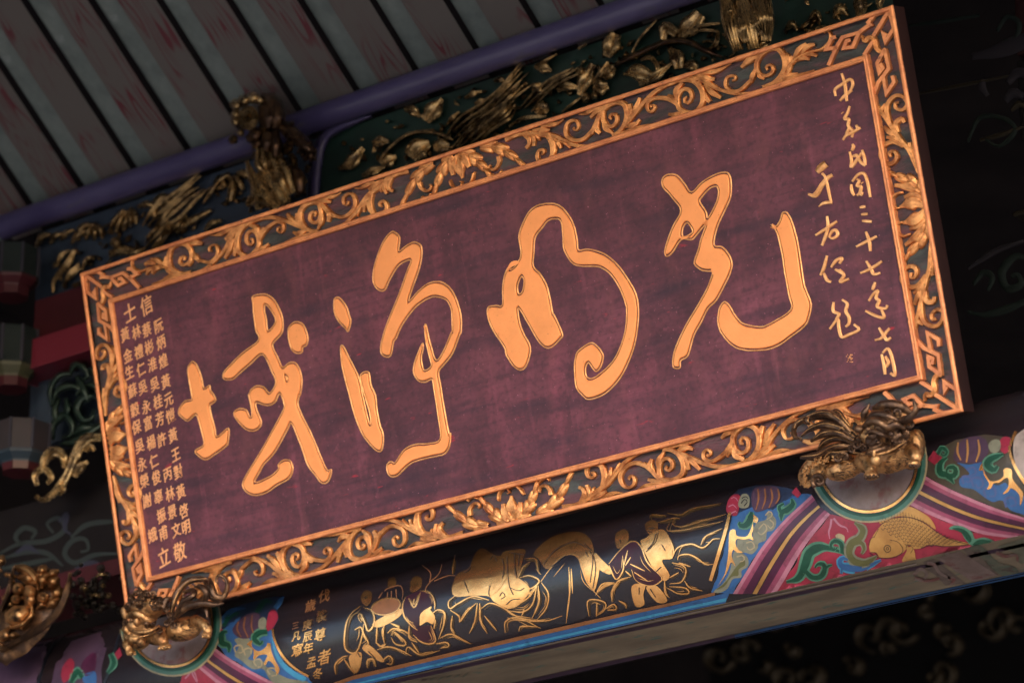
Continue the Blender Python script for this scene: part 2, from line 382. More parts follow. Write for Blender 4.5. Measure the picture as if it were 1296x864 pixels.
LONG = [  # (part name, [ (kind, trace, widths, n) ])
 ('palmette', [('p', 'P 705,518 650,460 630,395', [12, 30, 13]), ('p', 'P 706,518 748,455 757,382', [12, 30, 13]), ('p', 'P 705,520 694,430 688,335', [16, 40, 8]),
    ('p', 'P 600,375 606,320 640,282 668,285 675,312', [9, 9, 6]), ('p', 'P 685,285 720,262 760,288 782,330', [6, 9, 9]), ('p', 'P 672,312 676,320', [12, 12])]),
 ('acanthus_leaf', [('a', 'P 735,520 800,445 850,330 885,222', 52, 4)]),
 ('acanthus_leaf', [('a', 'P 880,468 985,405 1060,300 1132,160', 52, 4)]),
 ('scroll', [('p', 'P 985,330 975,290 940,262 905,272 895,300 912,306', [14, 11, 7]), ('p', 'P 890,245 925,215 965,212 962,228', [7, 6, 8])]),
 ('scroll', [('p', 'Q 30,705 150,685 250,615 340,550 410,470 480,385 560,325 660,290 770,275', [16, 20, 20, 15, 12, 8]),
    ('p', 'Q 325,570 338,480 312,405 262,392 215,408 205,455 228,492 262,480 258,455 240,460', [20, 20, 17, 13, 10])]),
 ('scroll_leaf', [('p', 'Q 150,690 190,620 185,580 150,562', [12, 16, 12]), ('p', 'Q 190,670 225,600 205,545', [10, 14, 9]), ('p', 'Q 220,640 255,590 250,560', [8, 13, 9]),
    ('p', 'Q 335,550 350,480 340,418', [10, 14, 8]), ('p', 'Q 350,530 380,465 385,415', [10, 14, 8]), ('p', 'Q 390,480 428,425 442,382', [8, 13, 7]),
    ('p', 'Q 230,655 300,618 352,588', [14, 22, 11]), ('p', 'Q 300,650 400,606 465,604', [14, 16, 5])]),
 ('scroll', [('p', 'Q 650,410 560,385 490,418 453,480 470,545 510,565 550,540 552,492 525,478 512,498 522,505', [15, 15, 14, 11, 8])]),
 ('scroll', [('p', 'Q 620,390 680,440 735,492 800,512 865,498 910,450 908,380 870,318 815,290 760,287', [16, 18, 18, 17, 14]),
    ('p', 'Q 750,495 735,430 752,370 795,352 828,378 826,420 800,440 782,424 795,405', [15, 15, 14, 12, 9])]),
 ('scroll_leaf', [('p', 'Q 705,460 668,410 680,355', [12, 20, 12]), ('p', 'Q 735,440 732,370 768,300', [12, 19, 8]), ('p', 'Q 790,520 715,520 652,505', [12, 20, 12]),
    ('p', 'Q 760,545 640,550 575,578', [14, 16, 4]), ('p', 'Q 860,300 930,272 980,288', [12, 24, 10]), ('p', 'Q 780,280 900,246 1010,215 1105,182', [12, 17, 5]),
    ('p', 'Q 880,320 930,372 945,435', [12, 22, 12]), ('p', 'Q 910,330 980,378 1030,435', [12, 21, 12])]),
 ('scroll', [('p', 'Q 870,300 970,350 1060,388 1160,412 1290,402 1400,380', [12, 16, 17, 14, 8])]),
 ('scroll', [('p', 'R 350,465 290,545 200,603 145,590 135,545 160,518 188,540 172,565 160,555', [16, 16, 14, 11, 8])]),
 ('scroll', [('p', 'R 300,640 430,612 510,555 545,460 520,370 445,338 385,372 348,430 362,510 415,545 458,510 458,452 425,428 400,450 408,480 428,478', [12, 18, 20, 18, 16, 14, 9])]),
 ('scroll_leaf', [('p', 'R 370,385 305,402 262,435', [10, 19, 10]), ('p', 'R 345,450 328,530 302,568', [12, 16, 8]), ('p', 'R 355,500 370,562 432,592', [12, 22, 14]),
    ('p', 'R 545,470 552,400 568,345', [12, 20, 13]), ('p', 'R 575,490 608,400 652,328', [12, 21, 12]), ('p', 'R 520,590 600,522 655,482', [14, 27, 12]),
    ('p', 'R 560,590 690,528 800,522', [16, 18, 4]), ('p', 'R 20,470 100,425 185,408', [14, 18, 5])]),
 ('scroll', [('p', 'R 480,600 590,500 640,420 720,330 800,270 920,215 1040,198 1130,205 1190,250 1225,320', [18, 17, 12, 11, 12, 14, 10])]),
 ('scroll', [('p', 'R 900,322 800,300 738,332 714,390 740,440 785,430 797,395 768,398', [14, 14, 12, 10, 8])]),
]
LONG2 = [  # read off the upper border, right of its middle
 ('scroll', [('p', 'T 620,520 710,462 760,380 750,290 700,238 630,248 572,300 550,370 580,430 640,432 675,392 652,355 620,372 632,396', [12, 18, 20, 18, 16, 13, 9])]),
 ('scroll_leaf', [('p', 'T 575,280 500,322 438,375', [14, 24, 12]), ('p', 'T 545,390 520,450 508,492', [12, 18, 9]), ('p', 'T 560,400 580,445 608,462', [10, 16, 8]),
    ('p', 'T 735,290 775,280 785,330 765,380', [8, 15, 9]), ('p', 'T 650,505 760,440 850,415', [14, 20, 5]), ('p', 'T 600,520 800,450 970,395', [14, 15, 4]),
    ('p', 'T 560,262 440,310 300,345', [12, 16, 4])]),
 ('scroll', [('p', 'T 765,400 820,335 880,290 950,262 1035,238 1085,180 1088,130 1060,105 1035,122', [12, 13, 12, 11, 9])]),
 ('scroll_leaf', [('p', 'T 820,310 868,240 916,202', [10, 19, 12]), ('p', 'T 880,275 930,222 978,208', [10, 19, 12]), ('p', 'T 830,330 885,302 940,318', [12, 23, 12]),
    ('p', 'T 890,288 950,278 992,296', [10, 16, 9])]),
]
CORNER = ['U 505,478 560,350 608,272 728,238 682,342 618,352 636,300 668,292', 'U 575,345 488,360 528,282 560,268', 'U 728,238 790,192 812,182 795,165 836,112 955,66',
          'U 832,262 950,72', 'U 765,402 832,298', 'U 950,92 982,208 920,305 903,245 930,262', 'U 912,355 946,500 868,602 834,694', 'U 915,362 860,462 876,530 902,498 884,462',
          'U 905,562 926,684 984,596 970,552']
CLOUD = ['U 742,262 768,300 800,272 838,290 850,345 885,378 915,352']
SHORT = [
 ('scroll', [('p', 'V 760,560 700,402 640,330 580,240 530,165 480,100 435,22', [9, 16, 18, 17, 16, 7])]),
 ('scroll', [('p', 'V 560,215 532,110 548,40 600,-5 655,8 682,60 645,100 597,86 594,48 620,45', [15, 15, 14, 13, 10])]),
 ('scroll_leaf', [('p', 'V 612,262 597,200 640,162 660,192', [14, 19, 14]), ('p', 'V 600,300 555,262 508,222', [12, 21, 12]), ('p', 'V 625,330 575,306 528,298', [12, 19, 10]),
    ('p', 'V 480,130 500,90 515,55', [10, 14, 6]), ('p', 'V 740,480 712,410 695,338', [14, 24, 12])]),
 ('scroll', [('p', 'V 655,365 575,332 510,362 490,430 520,482 570,490 606,442 582,400 550,412 562,442', [15, 16, 16, 14, 10])]),
 ('acanthus_leaf', [('a', 'V 780,700 720,630 620,590 522,545', 62, 4)]),
 ('palmette', [('p', 'V 790,720 700,665 588,648', [16, 30, 14]), ('p', 'V 800,750 730,720 655,735', [14, 28, 12]), ('p', 'V 802,800 730,775 622,805', [22, 52, 10]),
    ('p', 'V 650,698 595,715 565,768 590,812 628,812', [10, 11, 8])]),
]
def motifs(lst, base, fl):
    for fx, fy in fl:
        sf = flip(base, fx, fy)
        for nm, items in lst:
            if nm == 'palmette' and lst is LONG and fx: continue
            if nm == 'scroll_leaf':
                for it in items:
                    mb = MB(); petal(mb, sf, it[1], it[2]); mb.obj(nm, GOLDF, plaque)
                continue
            mb = MB()
            for it in items:
                if it[0] == 'p': petal(mb, sf, it[1], it[2])
                else: acanthus(mb, sf, it[1], it[2], it[3])
            mb.obj(nm, GOLDF, plaque)
def long_base(x, y, h=0.0):
    q = plaque_ground(x, y, h); return Vector((q.x + 0.011, q.y, q.z))
def short_base(x, y, h=0.0):
    q = plaque_ground(x, y, h); return Vector((q.x, q.y + 0.014, q.z))
motifs(LONG, long_base, [(0, 0), (1, 0), (0, 1), (1, 1)])
motifs(LONG2, plaque_ground, [(0, 0), (1, 0), (0, 1), (1, 1)])
motifs(SHORT, short_base, [(0, 0), (1, 0), (0, 1), (1, 1)])
for fx in (0, 1):
    for fy in (0, 1):
        sf = flip(plaque_ground, fx, fy); mb = MB()
        for s in CORNER: stroke(mb, sf, px(s), [2.35], .0085, 'slab', sharp=True, hconst=True)
        mb.obj('corner_fret', GOLDRAIL, plaque, smooth=False)
        mb = MB()
        for s in CLOUD: petal(mb, sf, s, [8, 17, 17, 17, 17, 9], .011, 'leaf')
        mb.obj('corner_ribbon', GOLDF, plaque)

# ---------------- the four great characters (read right to left: guang ming jing yu)
def outline_curve(polys, name, M, fn, z, extrude, offset=0.0, bevel=0.0, fill=True):
    c = bpy.data.curves.new(name, 'CURVE'); c.dimensions = '2D' if fill else '3D'
    if fill: c.fill_mode = 'BOTH'; c.extrude = extrude; c.offset = offset; c.bevel_depth = bevel; c.bevel_resolution = 1
    else: c.bevel_depth = bevel; c.bevel_resolution = 2
    for P in polys:
        Q = catmull([Vector(p) for p in P], 4, True)
        sp = c.splines.new('POLY'); sp.points.add(len(Q) - 1)
        for i, q in enumerate(Q):
            r = fn(q.x, q.y); jx = random.uniform(-.0003, .0003)
            sp.points[i].co = (r.x + jx, r.y + jx, 0 if fill else z, 1)
        sp.use_cyclic_u = True
    o = bpy.data.objects.new(name, c); COL.objects.link(o)
    dg = bpy.context.evaluated_depsgraph_get(); me = bpy.data.meshes.new_from_object(o.evaluated_get(dg))
    bpy.data.objects.remove(o); bpy.data.curves.remove(c)
    if fill:
        for v in me.vertices: v.co.z += z
    me.materials.clear(); me.materials.append(M)
    o = bpy.data.objects.new(name, me); COL.objects.link(o); o.parent = plaque
    if not fill:
        for p_ in me.polygons: p_.use_smooth = True
    return o
YU = ['A 135,562 160,575 180,610 205,680 222,755 262,735 270,770 308,832 290,862 B 265,135 275,200 300,290 318,358 400,297 398,400 380,430 300,490 230,527 165,482 163,456 218,420 215,360 185,250 163,200 110,242 80,235 38,192 50,140 85,100 132,88 A 132,800 110,680 105,610',
      'A 575,90 620,72 680,75 730,110 765,165 795,250 792,350 728,425 730,470 765,540 795,605 840,572 885,570 920,620 937,700 925,800 B 918,60 908,128 950,230 1010,350 1060,470 1115,597 1152,600 1130,680 1080,697 1020,622 975,560 945,470 900,350 858,260 830,310 740,470 660,560 632,610 592,692 700,650 765,595 762,565 800,530 850,535 870,600 840,665 760,710 680,765 600,787 540,767 505,722 515,670 560,590 640,460 740,280 800,165 806,120 775,45 740,108 683,133 605,112 605,160 638,240 630,290 580,318 520,300 460,235 440,185 480,155 530,165 555,212 572,205 562,120 548,60 A 555,790 570,760 610,737 660,750 700,790 740,735 742,690 715,630 652,510 560,580 490,640 430,690 370,690 362,650 400,600 500,500 620,405 600,330 585,220 578,130',
      'A 668,148 702,175 745,265 690,337 676,250 662,190', 'A 818,665 832,682 828,702', 'A 838,320 880,275 930,280 960,320 980,390 970,440 943,458 935,495 895,500 860,470 840,400']
JING = ['C 75,590 85,560 115,558 165,620 185,680 198,730 178,802 155,775 110,730 80,670',
      'D 125,225 145,222 190,310 245,420 270,500 285,580 330,772 345,775 335,700 300,580 272,480 268,430 295,408 330,412 345,500 378,580 388,680 410,790 E 434,460 430,550 405,584 350,545 280,450 230,330 190,180 150,30 D 130,330',
      'C 490,80 520,80 555,120 548,217 600,180 660,152 710,180 715,260 690,370 650,480 622,582 690,510 760,455 840,440 910,475 960,550 1000,680 1002,800 D 990,140 940,270 880,350 838,410 855,520 880,680 915,860 E 925,450 918,540 880,600 800,620 680,650 620,680 540,755 490,765 465,730 462,680 490,655 520,665 560,605 600,560 670,530 760,525 850,490 835,330 800,100 D 788,462 740,480 690,470 655,410 665,330 700,240 722,198 725,240 712,300 722,370 740,395 785,362 770,290 745,180 737,100 745,62 780,210 822,322 880,240 930,120 C 938,800 935,720 930,640 900,580 840,552 780,555 700,600 640,660 570,760 530,850 D 510,190 487,290 430,285 415,230 440,120 C 480,700 550,530 610,360 637,288 600,290 540,330 480,430 445,502 395,497 362,440 365,350 400,230 440,140']
MING = ['G 430,90 520,72 590,85 650,140 700,230 725,340 735,412 810,405 920,440 1000,500 1080,600 1145,710 1168,800 H 1170,200 1150,350 1110,480 1040,620 950,720 870,765 800,777 760,745 718,690 705,560 712,480 735,425 822,368 870,390 912,450 908,510 885,560 855,572 808,512 785,560 800,620 850,620 930,560 1000,480 1050,370 1080,250 1085,130 G 1080,810 1040,700 970,590 890,535 800,530 700,515 630,410 620,300 600,193 520,193 470,250 420,320 410,430 405,530 460,590 510,690 545,860 H 560,170 617,300 600,340 540,397 490,400 440,350 370,230 298,112 300,190 330,290 384,400 360,520 320,564 270,545 210,460 195,400 120,290 80,200 73,113 130,95 180,92 G 182,690 195,600 230,530 300,490 315,420 300,320 320,240 370,140',
      'G 322,602 338,640 327,710 300,732 290,690 300,640', 'G 235,556 255,517 290,508 270,535']
GUANG = ['I 150,92 215,98 270,160 322,220 400,145 500,90 570,76 602,108 610,200 600,270 560,360 510,470 483,602 540,620 590,670 615,740 605,800 J 590,90 560,150 500,260 440,320 390,420 340,510 302,640 280,675 240,700 235,750 190,747 185,680 210,590 280,440 370,290 440,160 478,48 I 475,795 400,790 345,748 345,710 370,640 390,560 425,455 350,540 320,567 265,560 230,582 180,660 138,687 125,650 150,560 190,460 242,355 180,260 110,180 110,120',
      'I 500,178 517,220 500,300 440,408 425,360 380,290 400,250 450,195', 'I 290,443 325,490 320,520 265,547 252,520 262,470',
      'I 900,458 935,468 965,430 985,370 1020,375 1050,430 1075,510 1100,620 1135,860 J 1150,170 1192,290 1170,400 1140,450 1050,520 950,590 850,620 730,624 640,600 560,530 515,440 520,330 555,272 590,290 640,370 700,430 820,452 900,425 1045,327 1030,220 1000,60 I 985,700 955,560 930,490']
for nm, PP, lab in (('character', YU, 'gold brushed character at the far left of the board'), ('character', JING, 'gold brushed character second from the left'),
                    ('character', MING, 'gold brushed character with a hooked tail, third from the left'), ('character', GUANG, 'gold brushed character at the far right of the board')):
    PP = [px(s) for s in PP]
    o = outline_curve(PP, nm, GOLD, plaque_board, HB + .0012, .0010, offset=-.0056, bevel=.0018)
    o['label'] = lab
    r = outline_curve(PP, 'raised_edge', GOLDR, plaque_board, HB + .0007, 0, bevel=.0018, fill=False)
    r.parent = o

# ---------------- brushed date and signature on the right: each character a part
RIGHT = [
 ['a 300,125 322,200 335,315', 'a 258,280 255,235 310,195 360,165 376,200 358,245', 'a 288,312 330,270 372,238'],
 ['a 303,393 308,398', 'a 355,348 340,395 320,435 350,440 345,480 375,520 370,562', 'a 308,580 330,550 370,530 430,495', 'a 398,478 418,512', 'a 345,480 352,500 330,540'],
 ['a 372,608 381,625 370,652', 'a 355,660 368,720 365,765 400,720 437,668', 'a 375,692 412,680', 'a 400,682 430,730 462,757', 'a 440,648 455,700 462,752'],
 ['b 372,215 410,170 450,160 475,210 495,322', 'b 365,235 370,280 387,312', 'b 403,200 420,210 405,245 432,250 425,290 405,310', 'b 438,223 443,228', 'b 442,285 430,312'],
 ['b 425,392 465,386', 'b 434,440 480,436', 'b 440,484 508,489'],
 ['b 400,660 450,635 542,588', 'b 465,558 488,620 496,690'],
 ['b 428,840 480,820 540,785 576,758', 'b 468,758 500,810 520,848 566,838'],
 ['c 530,92 510,145', 'c 485,220 515,175 547,150 535,200 557,220 543,260 600,272 612,248', 'c 568,270 590,332 540,325 463,288'],
 ['c 528,488 570,475 600,440 628,405', 'c 555,403 590,460 610,488 637,468'],
 ['c 572,585 588,650 597,722', 'c 580,575 615,546 642,600 665,725 633,713', 'c 598,598 620,640 605,672'],
 ['b 200,452 205,540 165,652', 'b 122,582 190,540 270,485', 'b 212,590 240,604 272,580 262,548 235,555 215,590'],
 ['b 200,720 180,800 155,855', 'c 178,30 200,78 230,92', 'b 228,800 265,752 302,740 285,775', 'b 255,815 290,832 318,852', 'c 285,5 315,45 290,90 352,68'],
 ['c 245,228 243,290 282,310 262,345', 'c 218,412 272,345 280,400 300,466 350,450 418,416 384,380', 'c 303,212 338,240 328,290 350,330 350,372 328,397'],
]
for ch in RIGHT:
    mb = MB()
    for s in ch: stroke(mb, plaque_board, px(s), [1.35, 1.95, 2.05, 1.5], .0032, 'groove', 1.2)
    mb.obj('character', GOLDR, plaque)
mb = MB()
stroke(mb, plaque_board, px('b 132,150 160,120 195,92'), [3.2, 4.6, 4.4], .003, 'slab', 1.2)
stroke(mb, plaque_board, px('b 70,302 120,308 165,240 205,190 238,170'), [1.4, 3.4, 3.0, 2.6, 2.2], .003, 'chan', 1.2)
stroke(mb, plaque_board, px('b 165,160 185,180 200,230 215,300 228,358'), [1.5, 1.8, 1.6], .003, 'groove', 1.2)
stroke(mb, plaque_board, px('b 142,386 180,362 238,356'), [0.8, 2.2, 2.4], .003, 'groove', 1.2)
mb.obj('character', GOLDR, plaque)
mb = MB()
for i in range(5):
    for j in range(5):
        if random.random() < .25: continue
        x0 = 330 + j * 9.5 + i * 1.5; y0 = 585 + i * 12
        stroke(mb, plaque_board, px('c %f,%f %f,%f' % (x0, y0, x0 + random.uniform(-3, 9), y0 + random.uniform(2, 11))), [.55], .0018, 'dome', 1)
mb.obj('seal_mark', GOLDR, plaque)

# ---------------- donors' names on the left, cut in small gold characters
NAMES = {'信': (185.5, 386), '士': (164.5, 395)}
ROWS = [('黃', 158.5, 423), ('林', 173, 420), ('蔡', 186, 417), ('阮', 201, 412), ('金', 162, 449.5), ('禮', 176, 445), ('彬', 189, 439), ('炳', 204, 433),
        ('生', 164, 470.5), ('仁', 178.6, 467), ('淮', 193, 461), ('煌', 206.7, 456.5), ('蘇', 168, 494), ('吳', 181, 490), ('吳', 196, 486), ('黃', 210, 482.5),
        ('穀', 171, 518), ('永', 185.5, 514.5), ('桂', 200, 508), ('元', 213.6, 505.5), ('保', 173, 540), ('富', 187.5, 535), ('芳', 202.5, 530), ('愷', 216, 526),
        ('吳', 177, 564), ('楊', 191.5, 559.6), ('許', 205, 556), ('黃', 219, 550.5), ('永', 180, 587), ('仁', 195, 583), ('王', 222.6, 575),
        ('榮', 183, 608), ('俊', 198, 603.6), ('丙', 212.5, 600), ('對', 225.7, 596.7), ('謝', 186.4, 633), ('辜', 200.7, 628), ('林', 215.5, 624.5), ('黃', 229, 621.7),
        ('振', 204.5, 652), ('景', 218, 647.4), ('啓', 233, 646), ('娥', 193.3, 676.5), ('甫', 207, 673.8), ('文', 223.3, 670), ('明', 235.8, 666.8)]
BIG = [('信', 185.5, 386), ('士', 164.5, 395), ('敬', 227.8, 697.6), ('立', 207.6, 704)]
_gl = {}
def glyph_mesh(ch, size, M, ext=.0006, off=0.0, bev=.0002):
    key = (ch, size, M.name)
    if key in _gl: return _gl[key]
    c = bpy.data.curves.new('character', 'FONT'); c.body = ch; c.size = size; c.extrude = ext; c.offset = off; c.bevel_depth = bev
    c.resolution_u = 3; c.align_x = 'CENTER'; c.align_y = 'CENTER'
    o = bpy.data.objects.new('character', c); COL.objects.link(o)
    me = bpy.data.meshes.new_from_object(o.evaluated_get(bpy.context.evaluated_depsgraph_get()))
    bpy.data.objects.remove(o); bpy.data.curves.remove(c)
    if len(me.vertices):
        cx = (min(v.co.x for v in me.vertices) + max(v.co.x for v in me.vertices)) / 2
        cy = (min(v.co.y for v in me.vertices) + max(v.co.y for v in me.vertices)) / 2
        for v in me.vertices: v.co.x -= cx; v.co.y -= cy
        # a slight brush rise of the horizontals
        for v in me.vertices: v.co.y += v.co.x * 0.16
    me.materials.clear(); me.materials.append(M); _gl[key] = me
    return me
for lst, size in ((ROWS, .0305), (BIG, .042)):
    for ch, x, y in lst:
        o = bpy.data.objects.new('character', glyph_mesh(ch, size, GOLDNAME, off=.0001)); COL.objects.link(o); o.parent = plaque
        q = plaque_board(x, y); o.location = (q.x, q.y, HB + .0008)
        o.scale = (1.0, 1.16, 1); o.rotation_euler = (0, 0, radians(random.uniform(-2.5, 2.5)))

# ================================================================== THE PAINTED BEAM
BX0, BX1 = -3.4, 3.2
beam = empty('painted_beam', 'round black lacquered beam painted with gold figures, a golden carp and coloured bands below the board', 'beam', (0, 0.3, -0.5))
BO = Vector((0, 0.3, -0.5))
def bpart(mb, name, M, label=None, smooth=True):
    mb.v = [(a, b - .3, c + .5) for a, b, c in mb.v]
    o = mb.obj(name, M, beam, smooth)
    if label: o['label'] = label
    return o
mb = MB(); rows = []
for i in range(67):
    x = BX0 + (BX1 - BX0) * i / 66
    rows.append([(x, p.x, p.y) for p in BPROF] + [(x, .46, -.33), (x, .47, -.64), (x, .468, -.66)])
mb.grid(rows); bpart(mb, 'beam_body', LACQ)
mb = MB()
mb.add([(BX0, .25, -.656), (BX1, .25, -.656), (BX1, .468, -.656), (BX0, .468, -.656)], [(0, 1, 2, 3)])
bpart(mb, 'underside', UND, smooth=False)
LY = .0005
def bpoly(name, M, layer, *tr, smooth=True, step=7.0, surf=on_beam, label=None):
    mb = MB()
    for s in tr: poly(mb, surf, px(s) if isinstance(s, str) else s, LY * layer, step, smooth)
    return bpart(mb, name, M, label)
def bline(name, M, layer, W, *tr, surf=on_beam, step=3.0, label=None):
    mb = MB()
    for s in tr:
        k = scl(s) if isinstance(s, str) else 1
        ww = [x * k for x in (W if isinstance(W, (list, tuple)) else [W])]
        stroke(mb, surf, px(s) if isinstance(s, str) else s, ww, LY * layer, 'flat', step, hconst=True, base=0)
    # flat ribbons lie LY*layer off the lacquer
    return bpart(mb, name, M, label)
PROF['flat'] = [(-1, 1), (0, 1), (1, 1)]
def lerp_poly(A, Bq, f0, f1):
    """band between fractions of two traced edges"""
    a = resample(catmull([Vector(p) for p in A], 8), 4); b = resample(catmull([Vector(p) for p in Bq], 8), 4)
    n = 16; o1 = []; o2 = []
    for i in range(n + 1):
        t = i / n; p = a[int(t * (len(a) - 1))]; q = b[int(t * (len(b) - 1))]
        o1.append(tuple(p.lerp(q, f0))); o2.append(tuple(p.lerp(q, f1)))
    return o1 + o2[::-1]
def bands(outer, gold, inner, layer=2):
    O, Gd, I = px(outer), px(gold), px(inner)
    for f0, f1, M in ((0, .2, PK1), (.2, .45, PK2), (.45, .87, PUR)): bpoly('band', M, layer, lerp_poly(O, Gd, f0, f1), smooth=False)
    for f0, f1, M in ((.14, .5, PUR), (.5, .76, PK2), (.76, 1, PK1)): bpoly('band', M, layer, lerp_poly(Gd, I, f0, f1), smooth=False)
    bpoly('band', OCH, layer + .4, lerp_poly(O, Gd, .89, 1.0), lerp_poly(Gd, I, 0, .12), smooth=False)
    bline('band_outline', INK, layer + 1, [.45], lerp_poly(O, Gd, .88, .89)[:17], lerp_poly(Gd, I, .13, .14)[:17])

# ---- right hand end: red field with carp
bpoly('red_field', RED, 1, 'o 470,868 540,760 640,590 740,450 870,290 960,310 1060,330 1160,320 1240,300 p 430,440 600,520 800,600 1000,665 1190,690 980,765 800,800 620,830 500,864 q 350,440 100,500 o 1130,700 1000,740 800,790 600,840', smooth=False)
# ---- blue cloud field left of the bands
bpoly('blue_field', BLU, 1, 'o 150,300 200,280 320,230 450,260 520,200 600,150 700,140 735,150 660,220 560,310 450,430 350,560 250,720 160,868 20,860 0,860 60,660 110,480', smooth=False)
bpoly('upper_field', DKBL, 1, 'o 150,300 130,180 200,110 330,80 450,80 560,100 640,130 600,160 520,205 450,262 320,232 200,282', smooth=False)
bpoly('upper_field', DUSK, 1, 'p 575,235 600,100 680,40 800,-20 1010,-60 1200,-40 1180,60 1230,200 1300,320 1400,380 1400,590 1300,545 1100,480 900,400 700,310', smooth=False)
bands('o 160,868 250,720 350,560 450,430 560,310 660,220 735,150', 'o 318,868 400,720 480,590 580,440 680,330 790,232', 'o 470,868 540,760 640,590 740,450 870,290')
bands('p 570,238 700,310 900,400 1100,480 1300,545 1420,585', 'p 500,342 640,412 800,485 1000,555 1296,622 1420,650', 'p 425,432 600,520 800,600 1000,665 1190,690 1300,712')
# ---- semicircular medallions under the two beasts
def medallion(cx, cy, rx, ry, rot, a0, a1, lay=4):
    def arc(f): 
        out = []
        for i in range(25):
            a = a0 + (a1 - a0) * i / 24; x, y = rx * f * cos(a), ry * f * sin(a)
            out.append((cx + x * cos(rot) - y * sin(rot), cy + x * sin(rot) + y * cos(rot)))
        return out
    bpoly('medallion_ring', SAND, lay, arc(1.03) + arc(.9)[::-1], smooth=False, step=5)
    bpoly('medallion_ring', TEAL, lay + 1, arc(1.0) + arc(.93)[::-1], smooth=False, step=5)
    bpoly('medallion_ring', GRN, lay + 1, arc(.93) + arc(.875)[::-1], smooth=False, step=5)
    bpoly('medallion', MARB, lay + .5, arc(.87) + [(cx, cy - 12)], smooth=False, step=6)
    bline('medallion_ring', GOLDPAINT, lay + 2, [2.0], arc(.845))
    bline('band_outline', INK, lay + 2.2, [.5], arc(.875), arc(.815))
medallion(1099, 585, 73.5, 74, radians(-16), radians(-6), radians(184))
medallion(216, 786, 63, 68, radians(-16), radians(-14), radians(186))

# ---- carp
bpoly('carp', OCH, 3, 'p 170,745 190,690 240,620 290,570 360,545 450,545 550,575 650,640 740,690 840,715 905,735 860,745 700,750 600,740 545,765 490,768 460,745 440,770 410,800 330,832 240,830 225,800 180,795')
bpoly('carp_fin', OCH, 3.2, 'p 250,590 262,520 340,490 400,462 480,470 560,510 620,555 655,630 560,570 450,540 350,540', 'p 410,864 440,790 450,755 490,765 505,820 500,870')
bline('carp_line', INK, 4, [1.8], 'p 250,600 320,560 400,543 480,545 570,580 660,645 760,700 890,735', 'p 545,765 620,742 740,750 900,738', 'p 172,800 240,832 330,832 400,805 415,770 380,720 320,705', 'p 180,795 215,795 240,825', 'p 205,690 240,625', 'p 170,745 180,700 210,680', 'p 436,762 455,740 490,762 470,800', 'p 585,705 600,690 615,710 590,725')
bline('carp_line', INK, 4, [1.2], *['p %d,%d %d,%d' % (268 + i * 22, 560 - int(18 * sin(i / 17 * pi)) + i * 3, 270 + i * 21, 528 - int(58 * sin((i + 1) / 18 * pi)) + int(i * 4.6)) for i in range(17)])
sc = []
for r in range(9):
    for c in range(22):
        u = (c + (r % 2) * .5) / 22; x = 270 + u * 620
        top = 560 - 20 * sin(min(1, u * 1.6) * pi / 2) + max(0, u - .25) * 240; bot = 790 - u * 60 if u > .25 else 640 + u * 400
        y = top + 16 + r * 25 * (1 - u * .62)
        if y > bot - 8 or x + 20 > 880 or (x < 400 and y > 700): continue
        s = 13 * (1 - u * .5)
        sc.append('p %.0f,%.0f %.0f,%.0f %.0f,%.0f' % (x - s, y - s * .3, x + s * .35, y + s * .75, x + s, y - s * .6))
bline('carp_scale_lines', INK, 4, [1.7], *sc, step=1.2)
bline('carp_eye', INK, 4, [.4], [tuple(p) for p in curlpts(*px('p 303,768')[0], 4.2, 0, 1, 1)], [tuple(p) for p in curlpts(*px('p 303,768')[0], 1.6, 0, 1, 1)], step=.6)
bpoly('carp_tail', LGRN, 3.5, 'p 752,625 790,600 860,610 920,650 940,695 1000,685 1060,700 1080,722 1000,742 920,745 870,700 830,640')
bpoly('carp_tail', GRN, 4.5, 'p 775,622 830,618 880,640 915,690 905,720 880,700 840,650', 'p 925,738 960,705 1010,700 1060,720 980,735')
# scrolling water plants
def scroll_paint(name, Md, Ml, lay, W, s, wo=1.55):
    bline(name, Ml, lay, [x * wo + 3 for x in W], s); bline(name, Md, lay + 1, W, s)
scroll_paint('leaf_scroll', GRN, LGRN, 2.5, [6, 22, 30, 30, 14, 4], 'o 550,780 640,750 690,650 720,570 800,530 900,545 980,580')
scroll_paint('leaf_scroll', GRN, LGRN, 3.5, [12, 14, 12, 7, 3], 'o 960,570 950,500 900,485 875,520 905,550 925,525')
scroll_paint('leaf_scroll', GRN, LGRN, 3.5, [14, 16, 18, 14, 5], 'o 690,700 740,745 800,740 830,690 820,650 780,650 760,675')
scroll_paint('leaf_scroll', GRN, LGRN, 3.5, [12, 8, 3], 'o 830,690 850,665 885,655')
scroll_paint('leaf_scroll', OLV, GRY, 4, [5, 20, 22, 26, 22, 24, 18, 5], 'o 1050,350 1110,400 1090,460 1030,500 1010,570 1050,630 1130,640 1210,590')
scroll_paint('leaf_scroll', OLV, GRY, 4.5, [18, 14, 11, 5], 'o 1040,500 1100,495 1120,540 1100,575')
scroll_paint('leaf_scroll', BLU, BLU2, 3, [6, 16, 24, 22, 12, 4], 'o 1000,620 970,605 940,630 970,670 1100,680 1240,620')
scroll_paint('leaf_scroll', BLU, BLU2, 3, [14, 8, 4], 'o 960,650 955,690 950,720')
bline('vapour_line', PK1, 2.6, [8, 7, 3], 'o 880,325 872,380 860,420 868,470', 'o 895,320 940,370 990,390 1000,420')
bpoly('bubble', SAND, 3, 'o 908,450 935,430 975,450 970,500 945,495')
